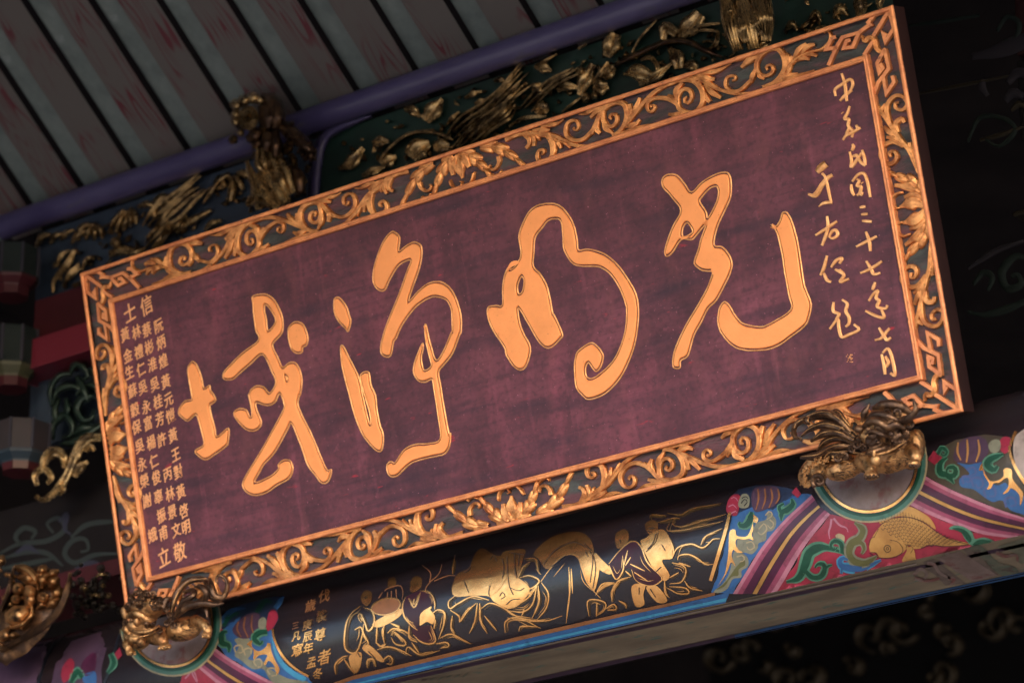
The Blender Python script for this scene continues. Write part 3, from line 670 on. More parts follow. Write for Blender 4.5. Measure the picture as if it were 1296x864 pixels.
# blue lower border below the scene with its brown edging
bpoly('border_stripe', BLU, 1.4, [(396, 877), (446, 859), (540, 836.5), (625, 816.5), (705, 798), (783, 780), (850, 766), (924, 748.5), (918, 763), (864, 773.5), (780, 793), (700, 811), (625, 828), (540, 847), (440, 871)], smooth=False)
bpoly('border_stripe', BLU2, 2.4, [(450, 863.5), (540, 842), (625, 822), (705, 804), (783, 786.5), (850, 771), (920, 755.5), (919, 760), (864, 771), (780, 790.5), (700, 808.5), (625, 825.5), (540, 844.5), (440, 868)], smooth=False)
bpoly('border_stripe', BRN, 2.2, [(396, 873), (446, 854.5), (540, 832), (625, 812), (705, 793.5), (783, 776), (850, 761.5), (905, 748.5), (905, 752.5), (850, 765.5), (783, 780.5), (705, 798.5), (625, 817), (540, 837), (446, 859.5), (396, 878)], smooth=False)
# ---- frame end of the scene, right side
bline('scene_border', GOLDPAINT, 4, [11, 12, 13, 12], 'n 1062,105 1035,220 1000,340 960,470 920,600')
bline('band_outline', INK, 4.4, [2.5], 'n 1082,110 1058,210 1022,340 982,480 945,600')
bpoly('flame', GOLDPAINT, 4, 'o 118,650 130,560 135,440 150,405 180,405 190,445 230,455 270,445 300,380 310,330 305,295 322,300 348,325 335,355 310,350 312,400 300,440 312,478 280,470 240,475 195,470 182,500 200,545 235,568 195,570 165,550 155,600 182,668 150,640 125,700 90,760 50,815 100,730')
bpoly('cloud', GRY, 2, 'o 190,480 230,460 300,480 310,400 340,350 400,330 420,280 470,320 475,370 450,410 410,420 400,480 350,500 340,540 300,580 250,570 200,560', 'o 170,560 230,575 270,610 270,670 225,700 220,750 160,760 120,830 60,860 20,850 90,790 140,700')
bpoly('cloud', OLV, 3, 'o 180,680 240,620 250,660 205,690 200,735 150,745 100,810 40,835 110,780')
for s in ('o 350,400 390,360 410,400 370,440 345,420', 'o 430,330 460,360 440,395 415,370', 'o 260,500 300,490 320,530 280,550 265,525', 'o 190,600 235,590 245,625 215,635', 'o 400,300 430,270 450,300 410,330'):
    bline('cloud_line', SAND, 4, [5, 5, 3], s)
scroll_paint('leaf_scroll', GRN, LGRN, 3.4, [9, 22, 22, 16, 5], 'o 300,275 285,340 250,375 210,370 215,345')
scroll_paint('leaf_scroll', GRN, LGRN, 3.4, [4, 16, 20, 18, 6], 'o 515,340 520,280 560,260 600,220 590,180')
scroll_paint('leaf_scroll', GRN, LGRN, 3.6, [12, 12, 5], 'o 520,290 500,240 535,215')
bpoly('flower', RED, 4, 'o 115,270 125,200 160,155 205,150 222,190 205,260 190,300 150,300')
bline('flower_line', PK1, 5, [4, 4, 2], 'o 150,180 180,170 200,200', 'o 130,240 165,225 190,250', 'o 150,290 180,270 195,285')
bpoly('flower', GRY, 5, 'o 205,200 230,150 270,150 288,190 275,240 230,250 205,235')
bline('flower_line', INK, 6, [3], 'o 225,215 250,185 270,205 245,235', 'o 230,180 255,165 275,180')
bpoly('petal_row', PPL, 3, 'o 300,140 340,95 480,95 505,170 470,225 420,250 330,275 300,220')
bline('petal_line', BRN, 4, [5, 7, 4], 'o 345,110 350,180 330,260', 'o 395,105 400,180 375,255', 'o 440,105 450,180 425,245', 'o 490,110 500,170 475,215')
bpoly('red_lozenge', RED, 4, 'o 590,135 625,95 660,145 635,175', smooth=False)
# right of the stripes
bpoly('petal_row', PPL, 3, 'p 790,130 810,20 900,-40 1010,-30 1040,60 985,140 900,150')
bline('petal_line', OCH, 4, [6, 8, 5], 'p 820,0 815,70 840,130', 'p 885,-20 890,70 880,145', 'p 965,-20 975,60 950,140')
bpoly('flower', RED, 4, 'p 1130,60 1120,0 1150,-40 1200,-30 1200,40 1165,80')
bpoly('flower', GRY, 5, 'p 1060,70 1040,20 1080,-20 1125,-10 1130,40 1100,75')
bpoly('red_lozenge', RED, 4, 'p 598,125 640,60 705,110 650,165', smooth=False)
scroll_paint('leaf_scroll', GRN, LGRN, 3.2, [4, 18, 22, 18, 6], 'p 790,300 745,240 690,220 690,150 740,110')
scroll_paint('leaf_scroll', GRN, LGRN, 3.4, [16, 18, 14, 5], 'p 735,250 795,235 795,185 745,185 735,215')
scroll_paint('leaf_scroll', GRN, LGRN, 3.2, [10, 12, 8, 4], 'p 670,90 700,40 740,70 715,100 695,80')
scroll_paint('leaf_scroll', GRN, LGRN, 4.6, [6, 18, 22, 20, 8], 'p 1150,85 1060,120 1030,160 1080,200 1110,170')
bpoly('cloud', BLU, 2, 'p 810,145 900,160 985,140 1010,200 1040,280 1110,310 1160,290 1200,330 1290,380 1400,480 1400,560 1290,520 1200,490 1140,420 1070,430 1000,390 930,340 840,320 830,260 900,230 860,180')
for s in ('p 860,300 850,250 905,250 900,290 875,280', 'p 930,320 920,260 985,260 1000,310 960,330 950,300', 'p 1020,400 1010,340 1080,330 1090,385 1045,390', 'p 1170,470 1160,410 1220,400 1240,450 1200,460', 'p 880,200 930,180 950,220 910,240'):
    bline('cloud_line', LILAC, 3, [8, 9, 5], s)
bpoly('flame', GOLDPAINT, 4, 'p 970,200 1000,140 1005,190 1030,250 1060,280 1110,275 1150,245 1150,200 1175,185 1210,200 1215,260 1250,310 1290,360 1290,410 1270,455 1265,380 1210,330 1180,360 1145,372 1185,320 1185,260 1160,260 1120,290 1080,295 1060,330 1030,338 1045,300 1010,240 1000,205')
bpoly('panel_end', WHT, 3, 'p 1220,60 1250,-60 1400,-100 1400,320 1300,270 1250,190')
bline('scene_border', GOLDPAINT, 4, [10, 12], 'p 1240,-80 1195,40 1215,130 1265,230 1330,320 1400,370')
# ---- left hand end
bpoly('red_field', RED, 1, 'k 160,870 180,800 265,735 300,750 360,800 430,868 430,900 160,900', smooth=False)
bpoly('blue_field', BLU, 1, 'k 400,560 440,500 520,430 600,380 700,470 830,460 850,560 900,680 990,770 1090,815 1130,868 1100,900 900,900 850,862 650,760 500,670', smooth=False)
bpoly('upper_field', DKBL, 1, 'k 420,520 440,400 520,330 620,290 800,240 920,230 870,330 880,400 835,480 700,480 600,390 520,440', smooth=False)
bands('k 390,585 500,668 650,758 850,860 980,915', 'k 325,670 430,748 560,835 700,910', 'k 265,725 340,790 430,864 500,915')
bline('vapour_line', PK1, 2.6, [6, 6, 3], 'k 200,830 235,790 250,765 275,800 290,850', 'k 250,770 255,800 290,860')
bline('scene_border', GOLDPAINT, 4, [8, 9, 8], 'k 838,470 850,540 895,640 960,720 1040,780 1100,812')
bpoly('inner_blue', BLU2, 2, 'k 830,520 870,640 940,730 1020,790 1080,820 1060,850 980,810 900,740 850,640')
bpoly('flame', GOLDPAINT, 4, 'k 652,580 690,550 690,600 740,630 790,600 800,572 825,580 830,630 860,700 890,760 870,800 850,735 810,700 790,730 775,720 800,660 745,660 700,692 700,630 670,595')
bpoly('cloud', GRY, 2, 'k 560,545 640,530 680,560 690,640 660,690 760,700 790,740 870,790 960,830 1090,850 1100,900 900,880 820,840 770,760 690,760 610,700 560,660 590,600')
for s in ('k 570,640 560,600 610,590 620,640 590,640', 'k 640,660 630,620 680,610 680,650', 'k 720,740 700,700 750,690 760,740 730,745', 'k 820,800 800,760 850,755 870,800 830,810'):
    bline('cloud_line', SAND, 3.4, [5, 6, 4], s)
scroll_paint('leaf_scroll', GRN, LGRN, 3.4, [5, 16, 22, 20, 6], 'k 520,640 520,590 470,570 470,500 510,490')
scroll_paint('leaf_scroll', GRN, LGRN, 3.4, [16, 20, 16, 5], 'k 800,490 740,500 705,540 750,580 765,555')
bpoly('petal_row', PPL, 3, 'k 545,470 640,370 740,360 730,470 690,530 600,535')
bline('petal_line', BRN, 4, [5, 6, 4], 'k 590,420 580,470 610,530', 'k 640,385 630,460 660,530', 'k 690,370 685,450 700,500')
bpoly('flower', RED, 4, 'k 795,480 800,400 820,340 860,340 878,390 850,450 820,480')
bpoly('flower', GRY, 5, 'k 738,460 740,410 770,385 795,410 790,460 760,475')
bpoly('red_lozenge', RED, 4, 'k 425,540 445,450 490,490 450,540', smooth=False)
bline('leaf_scroll', GRN, 3, [14, 18, 8], 'k 480,450 520,380 600,350', 'k 720,350 780,270 830,280')
bline('leaf_scroll', BLU, 3, [18, 20, 6], 'k 440,440 540,340 640,320', 'k 860,320 900,260 920,235')
# far left: plain worn panels, dark joints and the start of another painted field
bline('joint', INK, 2, [9, 9, 8], 'K 700,864 705,740 740,600 780,510'.replace('K 700', 'K 655'), 'K 240,868 280,740 340,620 440,530')
bline('joint', PPL, 2.5, [24, 22, 14], 'K 620,868 620,760 660,640')
bpoly('worn_field', PPL, 1, 'K -40,900 -40,700 200,620 330,590 270,740 240,880', 'K 320,880 350,740 450,600 640,540 660,620 600,760 590,880', smooth=False)
bpoly('flower', RED, 4, 'K 400,860 390,780 440,710 470,740 450,820')
bpoly('petal_row', PUR, 4, 'K 510,760 560,690 605,680 600,780 540,820')
scroll_paint('leaf_scroll', GRN, LGRN, 4, [10, 18, 12], 'K 450,860 490,790 520,830')
bpoly('cloud', BLU, 4, 'K 525,820 600,790 605,868 540,868')
scroll_paint('leaf_scroll', GRN, LGRN, 4, [6, 14, 10], 'K 680,800 720,740 700,680')
bpoly('red_lozenge', RED, 4, 'K 715,690 755,640 770,690 735,725', smooth=False)

# ---- the gold figure scene
GL = [
 'l 300,350 240,400 202,480 194,620 240,662 280,642 308,560 322,470', 'l 320,360 372,380 392,430 385,482 350,517 328,460 298,400 284,425 305,460', 'l 260,510 302,490 322,540 352,600 312,632',
 'l 440,718 485,680 512,700 505,735 470,730', 'l 135,805 130,740 178,690 215,680', 'l 190,700 215,740 260,800', 'l 345,760 345,710 385,700 400,750', 'l 410,488 404,600', 'l 460,478 445,520 460,600', 'l 500,465 560,490 545,500', 'l 400,590 440,620 470,600',
 'l 505,545 520,520 560,550 600,590 590,612 530,600 505,560', 'l 545,545 585,590', 'l 600,290 580,350 592,420 640,480 680,510', 'l 620,300 660,360 700,260', 'l 700,250 760,260 792,320 795,372', 'l 660,300 650,340', 'l 625,480 625,560 680,590', 'l 650,540 700,585 760,600 800,575 770,480',
 'l 600,665 618,620 700,672 830,642', 'l 640,590 690,660', 'l 830,562 900,535 980,572 1040,600', 'l 800,600 870,590 888,615 830,628', 'l 780,400 815,375 860,395 855,470 820,570', 'l 800,440 790,500', 'l 410,640 480,620 560,640 640,680', 'l 480,530 520,500 600,520 640,560',
 'm 95,598 48,640 58,690 115,655 225,602 345,628', 'm 60,700 125,745 130,785 185,710 250,650', 'm 76,740 66,830 95,880', 'm 258,650 240,780 200,868', 'm 275,650 280,780 330,868', 'm 285,690 350,650 440,680 560,750 720,780', 'm 308,740 400,850',
 'm 470,695 560,655 640,600 668,560', 'm 490,705 590,712 660,655 692,525', 'm 700,520 708,640 655,762', 'm 580,740 600,700 590,690', 'm 555,470 590,390 642,352', 'm 600,330 680,330 702,420 722,442', 'm 568,465 640,450 710,490 640,545 580,490', 'm 590,590 660,570 690,520',
 'm 720,495 790,400 870,318 945,295 995,325 1025,410 1065,510 1155,612', 'm 925,388 932,560 905,792', 'm 942,400 952,580', 'm 725,500 775,580 762,680 690,772', 'm 478,755 600,775 760,775 875,740', 'm 1072,742 1060,640 1110,622 1190,645 1180,700 1120,742', 'm 1190,690 1250,655 1270,690 1205,700', 'm 1125,740 1130,640', 'm 460,862 465,780 560,755 720,830', 'm 560,850 580,815 700,820',
 'm 1120,590 1170,510 1260,500', 'm 1240,640 1240,560 1300,490', 'm 545,470 490,440 400,560 345,600', 'm 75,440 80,380 95,330',
 'n 180,480 262,380 350,315 412,352 462,470 565,575 540,618 480,640 380,602 345,520', 'n 182,490 232,592 285,520 280,420', 'n 318,380 290,490', 'n 340,430 300,492', 'n 335,480 442,530', 'n 300,530 345,570', 'n 365,540 462,602',
 'n 640,440 682,362 780,335 858,362 905,335 940,300 990,296', 'n 850,342 885,280 1005,222', 'n 682,450 692,420 760,410 830,442 885,482 942,480', 'n 640,470 722,492 742,540 705,610 622,622', 'n 620,642 735,652 762,690 680,690 600,650', 'n 730,600 770,650 860,672', 'n 95,690 150,632 235,622', 'n 202,745 200,680 250,602 340,572', 'n 690,470 775,498', 'n 585,600 590,690 620,720', 'n 410,320 450,300 480,280', 'n 600,250 650,370 640,440', 'n 250,745 300,770 305,800', 'n 620,580 690,540',
 'n 605,112 700,125 800,78 1010,40', 'n 535,182 650,150 702,150', 'n 640,190 700,212 860,170 1030,120', 'n 622,180 608,238 720,235 860,205 1012,170', 'n 480,150 490,125 600,132', 'n 640,190 660,155']
mb = MB()
for i, s in enumerate(GL):
    k = scl(s); stroke(mb, on_beam, px(s), [2.2 * k, 4.6 * k, 5.0 * k, 4.2 * k, 2.0 * k], LY * 4, 'flat', 2.6, hconst=True)
bpart(mb, 'gold_line_work', GOLDPAINT, 'gold brush lines of monks and rocks')
mb = MB(); random.seed(31)
for i, s in enumerate(GL):
    k = scl(s); P = [Vector(p) for p in px(s)]; c_ = sum(P, Vector((0, 0))) / len(P)
    Q = [p + (c_ - p) * .10 + Vector((.6, .9)) for p in P]
    stroke(mb, on_beam, [tuple(q) for q in Q], [3 * k, 12 * k, 14 * k, 10 * k, 3 * k], LY * 1.6, 'flat', 2.6, hconst=True)
bpart(mb, 'brown_wash', HALO)
mb = MB()
for i, s in enumerate(GL):
    k = scl(s); P = [Vector(p) for p in px(s)]
    if len(P) < 3: continue
    for g in (1, 2):
        c_ = sum(P, Vector((0, 0))) / len(P); j0 = random.randrange(0, len(P) - 1); Q = [p + (c_ - p) * (.22 * g) + Vector((random.uniform(-1, 1), random.uniform(-1, 1))) for p in P[j0:j0 + 3]]
        if len(Q) > 1: stroke(mb, on_beam, [tuple(q) for q in Q], [.5 * k, 2.0 * k, 2.2 * k, .5 * k], LY * 4.4, 'flat', 2.2, hconst=True)
bpart(mb, 'fine_gold_hatching', GOLDPAINT)
mb = MB()
for s in ('l 300,300 330,245 372,262 368,320 335,352', 'l 482,220 485,170 525,160 535,200 510,232', 'l 628,240 640,170 680,150 706,175 700,225 650,260',
          'm 430,300 520,262 605,262 590,330 560,440 545,470 480,462', 'n 228,330 230,260 290,228 322,260 315,320 250,370', 'n 445,225 450,180 500,160 535,190 530,240 490,280',
          'm 90,560 84,490 120,430 190,400 235,300 290,250 380,300 430,310 470,360 480,440 350,470', 'm 665,290 750,200 850,150 960,130 1045,150 1092,215 1100,290 1000,330 940,295 860,320 780,400 735,380 705,330',
          'n -10,270 30,290 60,340 65,420 0,440'):
    poly(mb, on_beam, px(s), LY * 2, 6)
bpart(mb, 'dim_gold_figures', GOLDDIM, 'brown gold heads and robes of the painted figures')  # upper gold in a darker copy, dark reflections put into the colour
mb = MB()
for s in ('m 90,600 84,520 200,480 350,465 480,440 560,470 640,545 580,645 490,690 380,640 340,600 230,595', 'm 1000,330 1100,285 1142,335 1145,420 1110,560 1060,500 1022,405', 'm 1110,290 1150,320 1230,400 1225,440 1170,420 1120,380',
          'l 310,632 360,610 452,700 440,722 380,690', 'l 225,680 302,658 300,740 270,795 235,760', 'l 385,460 560,368 568,410 480,470 410,492', 'l 705,360 710,325 745,312 770,340 762,375', 'l 690,480 680,430 720,375 760,375 795,420 780,470 740,455',
          'n 345,640 442,628 430,700 435,775 370,782', 'n 450,652 530,640 605,742 530,757', 'n 410,320 450,290 540,230 600,252 652,370 640,440 565,455 622,560 580,602 510,522 462,440', 'n 80,400 150,480 200,552 110,520', 'l 620,385 660,380 680,410 640,420'):
    poly(mb, on_beam, px(s), LY * 2.6, 6)
bpart(mb, 'bright_gold_figures', GOLDPAINT, 'bright gold robes and limbs of the painted figures')
bpoly('painted_robe', ROBE, 3.2, 'l 585,350 605,290 700,248 762,262 792,330 700,400 690,500 640,490 592,420', 'l 650,500 765,480 802,560 780,592 700,582 652,540', 'n 182,480 262,382 350,317 410,352 460,470 562,572 540,612 480,634 382,600 342,520 290,520 238,588')
bpoly('painted_robe', LACQ, 3.0, 'm 720,495 790,402 870,322 945,300 990,328 1020,410 1060,510 1148,610 1060,640 1060,740 900,800 780,760 770,590')
bline('ink_line', INK, 5, [2.2], 'm 740,370 830,265 960,210 1058,248', 'm 800,385 900,305', 'm 160,485 195,575', 'm 440,330 455,400 440,470', 'm 475,310 480,420 490,520 520,590', 'm 350,520 340,580 350,600', 'm 530,290 535,400 545,470', 'm 565,290 560,380', 'm 490,285 600,300', 'm 165,430 200,410 210,380', 'm 350,340 380,305 400,350', 'm 470,660 510,625 570,620', 'm 500,540 560,560 600,540',
      'm 420,600 440,570 460,600 430,620', 'm 1075,270 1100,330 1080,500', 'm 1100,280 1120,400 1100,540', 'n 540,250 520,320 452,392', 'n 525,260 500,330 462,370', 'n 565,340 592,385', 'n 490,250 460,240', 'n 260,300 265,330', 'n 470,225 515,220', 'n 400,650 400,700', 'n 480,660 520,720', 'n 520,540 560,500', 'n 0,330 50,380', 'n 10,390 30,430', 'l 280,660 300,690', 'l 350,650 400,700', 'l 325,300 345,290')
drum = [tuple(p) for p in catmull([Vector(q) for q in px('l 372,370 400,330 470,300 545,305 566,345 530,390 460,410 400,400')], 4, True)]
mb = MB(); poly(mb, on_beam, drum, LY * 3.2, 6, smooth=False); bpart(mb, 'painted_drum', BRN)
bline('gold_line_work', GOLDPAINT, 4.5, [.7], drum + [drum[0]], 'l 430,450 425,470', step=2)
bline('faint_branch', BRN, 3, [3, 3, 1.5], 'l 745,300 732,240 765,190 820,140 842,75', 'l 790,185 880,150 930,150', 'l 760,190 765,130 710,80', 'm 75,440 85,370 95,300', 'l 460,250 480,235 560,215 582,260 575,310', 'l 420,300 445,260', 'l 480,260 478,300', 'l 505,250 505,300', 'l 535,240 540,300')
# inscription at the left of the scene
def beam_glyph(ch, x, y, sz, M):
    me = glyph_mesh(ch, 1.0, M, ext=.02, off=.012, bev=0); mb = MB()
    for v in me.vertices:
        mb.v.append(tuple(on_beam(x + v.co.x * sz * .85 + v.co.y * sz * .1, y - v.co.y * sz - v.co.x * sz * .10, LY * (3 + (1 if v.co.z > 0 else 0)))))
    mb.f = [tuple(p.vertices) for p in me.polygons]
    bpart(mb, 'character', M)
for s, ch, sz, M in (('k 1215,230', '伐', 17, BRN), ('k 1195,375', '裟', 16, GOLDDIM), ('k 1185,510', '尊', 17, GOLDPAINT), ('k 1215,672', '者', 20, GOLDPAINT),
                     ('k 1115,300', '歲', 16, BRN), ('k 1092,440', '庚', 14, GOLDDIM), ('k 1095,525', '辰', 14, GOLDPAINT), ('k 1100,608', '年', 15, GOLDPAINT), ('k 1122,712', '孟', 15, GOLDPAINT), ('k 1168,792', '冬', 15, GOLDPAINT),
                     ('k 1005,445', '三', 10, BRN), ('k 1012,522', '凡', 13, GOLDPAINT), ('k 1018,625', '寫', 18, GOLDPAINT)):
    beam_glyph(ch, *px(s)[0], sz, M)
# ---- the flat underside: edge lines, faded panels
FADEG = mat('faded_green', (.05, .075, .06), .6, var=(.11, .10, .08), nscale=25, var2=(.05, .03, .03), n2=40, t2=(.5, .6))
FADED = mat('faded_plum', (.07, .05, .05), .6, var=(.12, .09, .08), nscale=30, var2=(.16, .13, .12), n2=22, t2=(.55, .7))
bline('underside_edge', PPL, 2, [2.2], [(430, 877), (560, 848), (700, 817), (864, 782), (1000, 752.5), (1160, 718), (1330, 681)], surf=on_under)
bline('underside_edge', WHT, 4, [.8], [(560, 843), (700, 812), (864, 776.5), (1000, 747), (1160, 712)], surf=on_under)
bline('underside_edge', BLU, 3, [2.4], [(930, 804.5), (1000, 789), (1100, 767), (1200, 745.5), (1340, 716)], surf=on_under)
bline('underside_edge', PPL, 3, [2.6], [(600, 879), (665, 862), (764, 840), (864, 818.5), (930, 804)], surf=on_under)
bpoly('underside_panel', FADED, 2, 'q 560,405 640,380 870,560 720,575 650,500 600,470', 'q 850,315 900,300 1110,500 1050,510', smooth=False, surf=on_under)
bpoly('underside_panel', MARB, 2.4, 'q 655,375 830,325 1100,500 930,550 800,470', smooth=False, surf=on_under)
bpoly('underside_panel', FADEG, 2, 'q 900,300 990,290 1100,400 1230,440 1250,490 1130,500 1000,390', smooth=True, surf=on_under)
bpoly('underside_panel', GRY, 2, 'q 1100,300 1200,260 1400,220 1400,400 1260,410 1250,350 1170,320', smooth=True, surf=on_under)
bline('underside_scroll', MARB, 4, [14, 12, 8], 'q 490,500 540,450 590,490 560,530', 'q 500,520 600,540 680,520', 'q 590,410 640,420 680,480 760,520', 'q 730,330 760,380 850,400 960,500', 'q 1090,330 1160,360 1240,350 1250,400', 'q 740,520 790,520 760,570', surf=on_under)
bline('underside_scroll', FADEG, 4, [2, 5, 2], *['l %d,%d %d,%d' % (700 + i * 55, 840 - i * 6 + (i % 3) * 6, 740 + i * 55, 835 - i * 9) for i in range(6)], surf=on_under)

# ================================================================== ROOF, PURLIN, WALLS, GROUND
PURP = mat('violet_gloss_paint', (0.034, 0.027, 0.092), 0.45, var=(0.082, 0.072, 0.165), nscale=7, coat=0.15, stretch=(.25, 1, 1), var2=(0.085, 0.08, 0.10), n2=34, t2=(0.60, 0.74), bump=.4, bscale=40)
NAVY = mat('navy_panel', (0.010, 0.018, 0.038), 0.7, var=(0.02, 0.036, 0.065), nscale=9, bump=.3)
DGRN = mat('dark_green_panel', (0.004, 0.012, 0.011), 0.6, var=(0.007, 0.03, 0.024), nscale=6, bump=.3)
TILE = mat('grey_green_tile', (0.085, 0.108, 0.114), 0.7, var=(0.150, 0.178, 0.184), nscale=7, var2=(0.19, 0.22, 0.24), n2=14, t2=(0.6, 0.72), bump=.3)
DARK = mat('dark_timber_gap_shade', (0.006, 0.005, 0.007), 0.85, var=(0.011, 0.009, 0.011), nscale=4, spec=.1)
DRED = mat('dark_red_timber', (0.028, 0.003, 0.006), 0.65, spec=.25, var=(0.045, 0.005, 0.010), nscale=5, coat=.1)
BRED = mat('bright_red_ledge', (0.11, 0.009, 0.022), 0.45, var=(0.11, 0.01, 0.022), nscale=6, coat=.15)
DTEAL = mat('dull_green_gilding', (0.012, 0.028, 0.025), 0.35, 0.3, var=(0.035, 0.055, 0.045), nscale=20, bump=.3)
FAINT = mat('faint_scroll_paint', (0.010, 0.016, 0.018), 0.6)
FAINT2 = mat('faint_violet_paint', (0.012, 0.012, 0.032), 0.6)
def wood_material():
    M = bpy.data.materials.new('painted_wood_grain'); M.use_nodes = True
    T = M.node_tree; N = T.nodes; L = T.links; B = N['Principled BSDF']; B.inputs['Roughness'].default_value = .6
    tc = N.new('ShaderNodeTexCoord'); oi = N.new('ShaderNodeObjectInfo')
    ad = N.new('ShaderNodeVectorMath'); ad.operation = 'ADD'
    mu = N.new('ShaderNodeVectorMath'); mu.operation = 'MULTIPLY'; mu.inputs[1].default_value = (.06, 7.0, 0)
    cmb = N.new('ShaderNodeCombineXYZ')
    for i in range(3): L.new(oi.outputs['Random'], cmb.inputs[i])
    L.new(cmb.outputs[0], mu.inputs[0]); L.new(tc.outputs['Object'], ad.inputs[0]); L.new(mu.outputs[0], ad.inputs[1])
    # nested flame grain: distance to a wandering spine plus a long swell
    mp = N.new('ShaderNodeMapping'); mp.inputs['Scale'].default_value = (13.0, 1.7, 1); L.new(ad.outputs[0], mp.inputs[0])
    nz = N.new('ShaderNodeTexNoise'); nz.inputs['Scale'].default_value = 1.0; nz.inputs['Detail'].default_value = 1.5; L.new(mp.outputs[0], nz.inputs['Vector'])
    k = N.new('ShaderNodeMath'); k.operation = 'MULTIPLY'; k.inputs[1].default_value = 15.0; L.new(nz.outputs[0], k.inputs[0])
    fr = N.new('ShaderNodeMath'); fr.operation = 'FRACT'; L.new(k.outputs[0], fr.inputs[0])
    r = N.new('ShaderNodeValToRGB'); e = r.color_ramp.elements
    e[0].position = .62; e[0].color = (0, 0, 0, 1); e[1].position = .80; e[1].color = (1, 1, 1, 1); L.new(fr.outputs[0], r.inputs[0])
    n2 = N.new('ShaderNodeTexNoise'); n2.inputs['Scale'].default_value = 5; L.new(ad.outputs[0], n2.inputs['Vector'])
    r2 = N.new('ShaderNodeMapRange'); r2.inputs[1].default_value = .42; r2.inputs[2].default_value = .6; L.new(n2.outputs[0], r2.inputs[0])
    m3 = N.new('ShaderNodeMath'); m3.operation = 'MULTIPLY'; L.new(r.outputs[0], m3.inputs[0]); L.new(r2.outputs[0], m3.inputs[1])
    mx = N.new('ShaderNodeMix'); mx.data_type = 'RGBA'; L.new(m3.outputs[0], mx.inputs[0])
    mx.inputs[6].default_value = (0.088, 0.078, 0.080, 1); mx.inputs[7].default_value = (0.078, 0.012, 0.022, 1)
    L.new(mx.outputs[2], B.inputs['Base Color'])
    return M
WOOD = wood_material()

def pt(x, y, Y): return at_y(Y)(x, y)
# ground; back wall and left wall added to block sky light
mb = MB(); mb.add([(-90, -120, -4.8), (90, -120, -4.8), (90, 90, -4.8), (-90, 90, -4.8)], [(0, 1, 2, 3)])
tag(mb.obj('ground', mat('granite_paving', (0.075, 0.068, 0.06), .8, var=(0.11, 0.10, 0.087), nscale=1.5), smooth=False), kind='structure')
mb = MB(); mb.box((-9, 5.2, -4.79), (9, 5.4, 2.6)); mb.box((-2.95, -1.6, -4.79), (-2.75, 5.19, 2.6))
tag(mb.obj('light_block_walls', DARK, smooth=False), kind='structure')
# roof: the slope over the board, ridge, and an added eave slope
RD = Vector((0, -.782, .623)); RN = Vector((0, .623, .782)); P0 = Vector((0, .53, 1.012))
roof = tag(bpy.data.objects.new('roof', None), kind='structure'); COL.objects.link(roof)
def slab(x0, x1, s0, s1, d0, d1, M, name, parent):
    """box in the slope's own frame: along x, up the slope, along its normal"""
    mb = MB(); c = [P0 + RD * s + RN * d for s, d in ((s0, d0), (s1, d0), (s1, d1), (s0, d1))]
    mb.add([(x0, p.y, p.z) for p in c] + [(x1, p.y, p.z) for p in c], [(0, 1, 2, 3), (7, 6, 5, 4), (0, 4, 5, 1), (1, 5, 6, 2), (2, 6, 7, 3), (3, 7, 4, 0)])
    return mb.obj(name, M, parent, smooth=False)
base = MB(); base.box((-.057, -.06, 0), (.057, 1.2, .026))
rm = None; frame = Matrix((Vector((1, 0, 0)), RD, RN)).transposed().to_4x4()
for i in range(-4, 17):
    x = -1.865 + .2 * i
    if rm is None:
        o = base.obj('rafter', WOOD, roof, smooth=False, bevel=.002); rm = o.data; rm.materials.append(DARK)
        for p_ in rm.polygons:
            if abs(p_.normal.x) > .7: p_.material_index = 1  # dark side faces stand in for the shadow gaps beside the rafters
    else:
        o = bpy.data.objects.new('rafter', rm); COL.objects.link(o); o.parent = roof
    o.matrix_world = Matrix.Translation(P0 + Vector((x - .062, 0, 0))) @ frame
tm = None
for i in range(-4, 17):
    x = -1.865 + .2 * i
    for j in range(2):
        if tm is None:
            b2 = MB(); b2.box((-.06, 0, 0), (.06, .612, .02)); o = b2.obj('roof_tile', TILE, roof, smooth=False); tm = o.data
        else:
            o = bpy.data.objects.new('roof_tile', tm); COL.objects.link(o); o.parent = roof
        o.matrix_world = Matrix.Translation(P0 + Vector((x + .045, 0, 0)) + RD * (j * .614 - .06) + RN * (.027 + .0015 * ((i * 7 + j * 3) % 3))) @ frame
slab(-6, 6, -.16, 1.25, .056, .12, DARK, 'roof_slope', roof)
mb = MB(); mb.add([(-6, -.4, 1.84), (6, -.4, 1.84), (6, -3.2, .80), (-6, -3.2, .80), (-6, -.4, 1.95), (6, -.4, 1.95), (6, -3.2, .90), (-6, -3.2, .90)], [(0, 1, 2, 3), (7, 6, 5, 4), (0, 4, 5, 1), (2, 6, 7, 3), (1, 5, 6, 2), (0, 3, 7, 4)])
mb.obj('added_shading_eave', DARK, roof, smooth=False)  # out of view, added and set low to shade the board
mb = MB(); mb.box((-9, .66, 1.05), (9, 5.4, 1.12)); mb.obj('rear_sky_block', DARK, roof, smooth=False)  # unseen slab added to stop sky light leaking in from behind
# purlin
def lathe_x(x0, x1, y, z, r, n=28, m=30):
    mb = MB(); rows = []
    for i in range(m + 1):
        x = x0 + (x1 - x0) * i / m
        rows.append([(x, y + r * cos(2 * pi * k / n), z + r * sin(2 * pi * k / n)) for k in range(n)])
    mb.grid(rows, True); return mb
tag(lathe_x(-2.15, 2.9, .500, .978, .034).obj('purlin', PURP), 'long round violet beam under the roof rafters', 'beam')
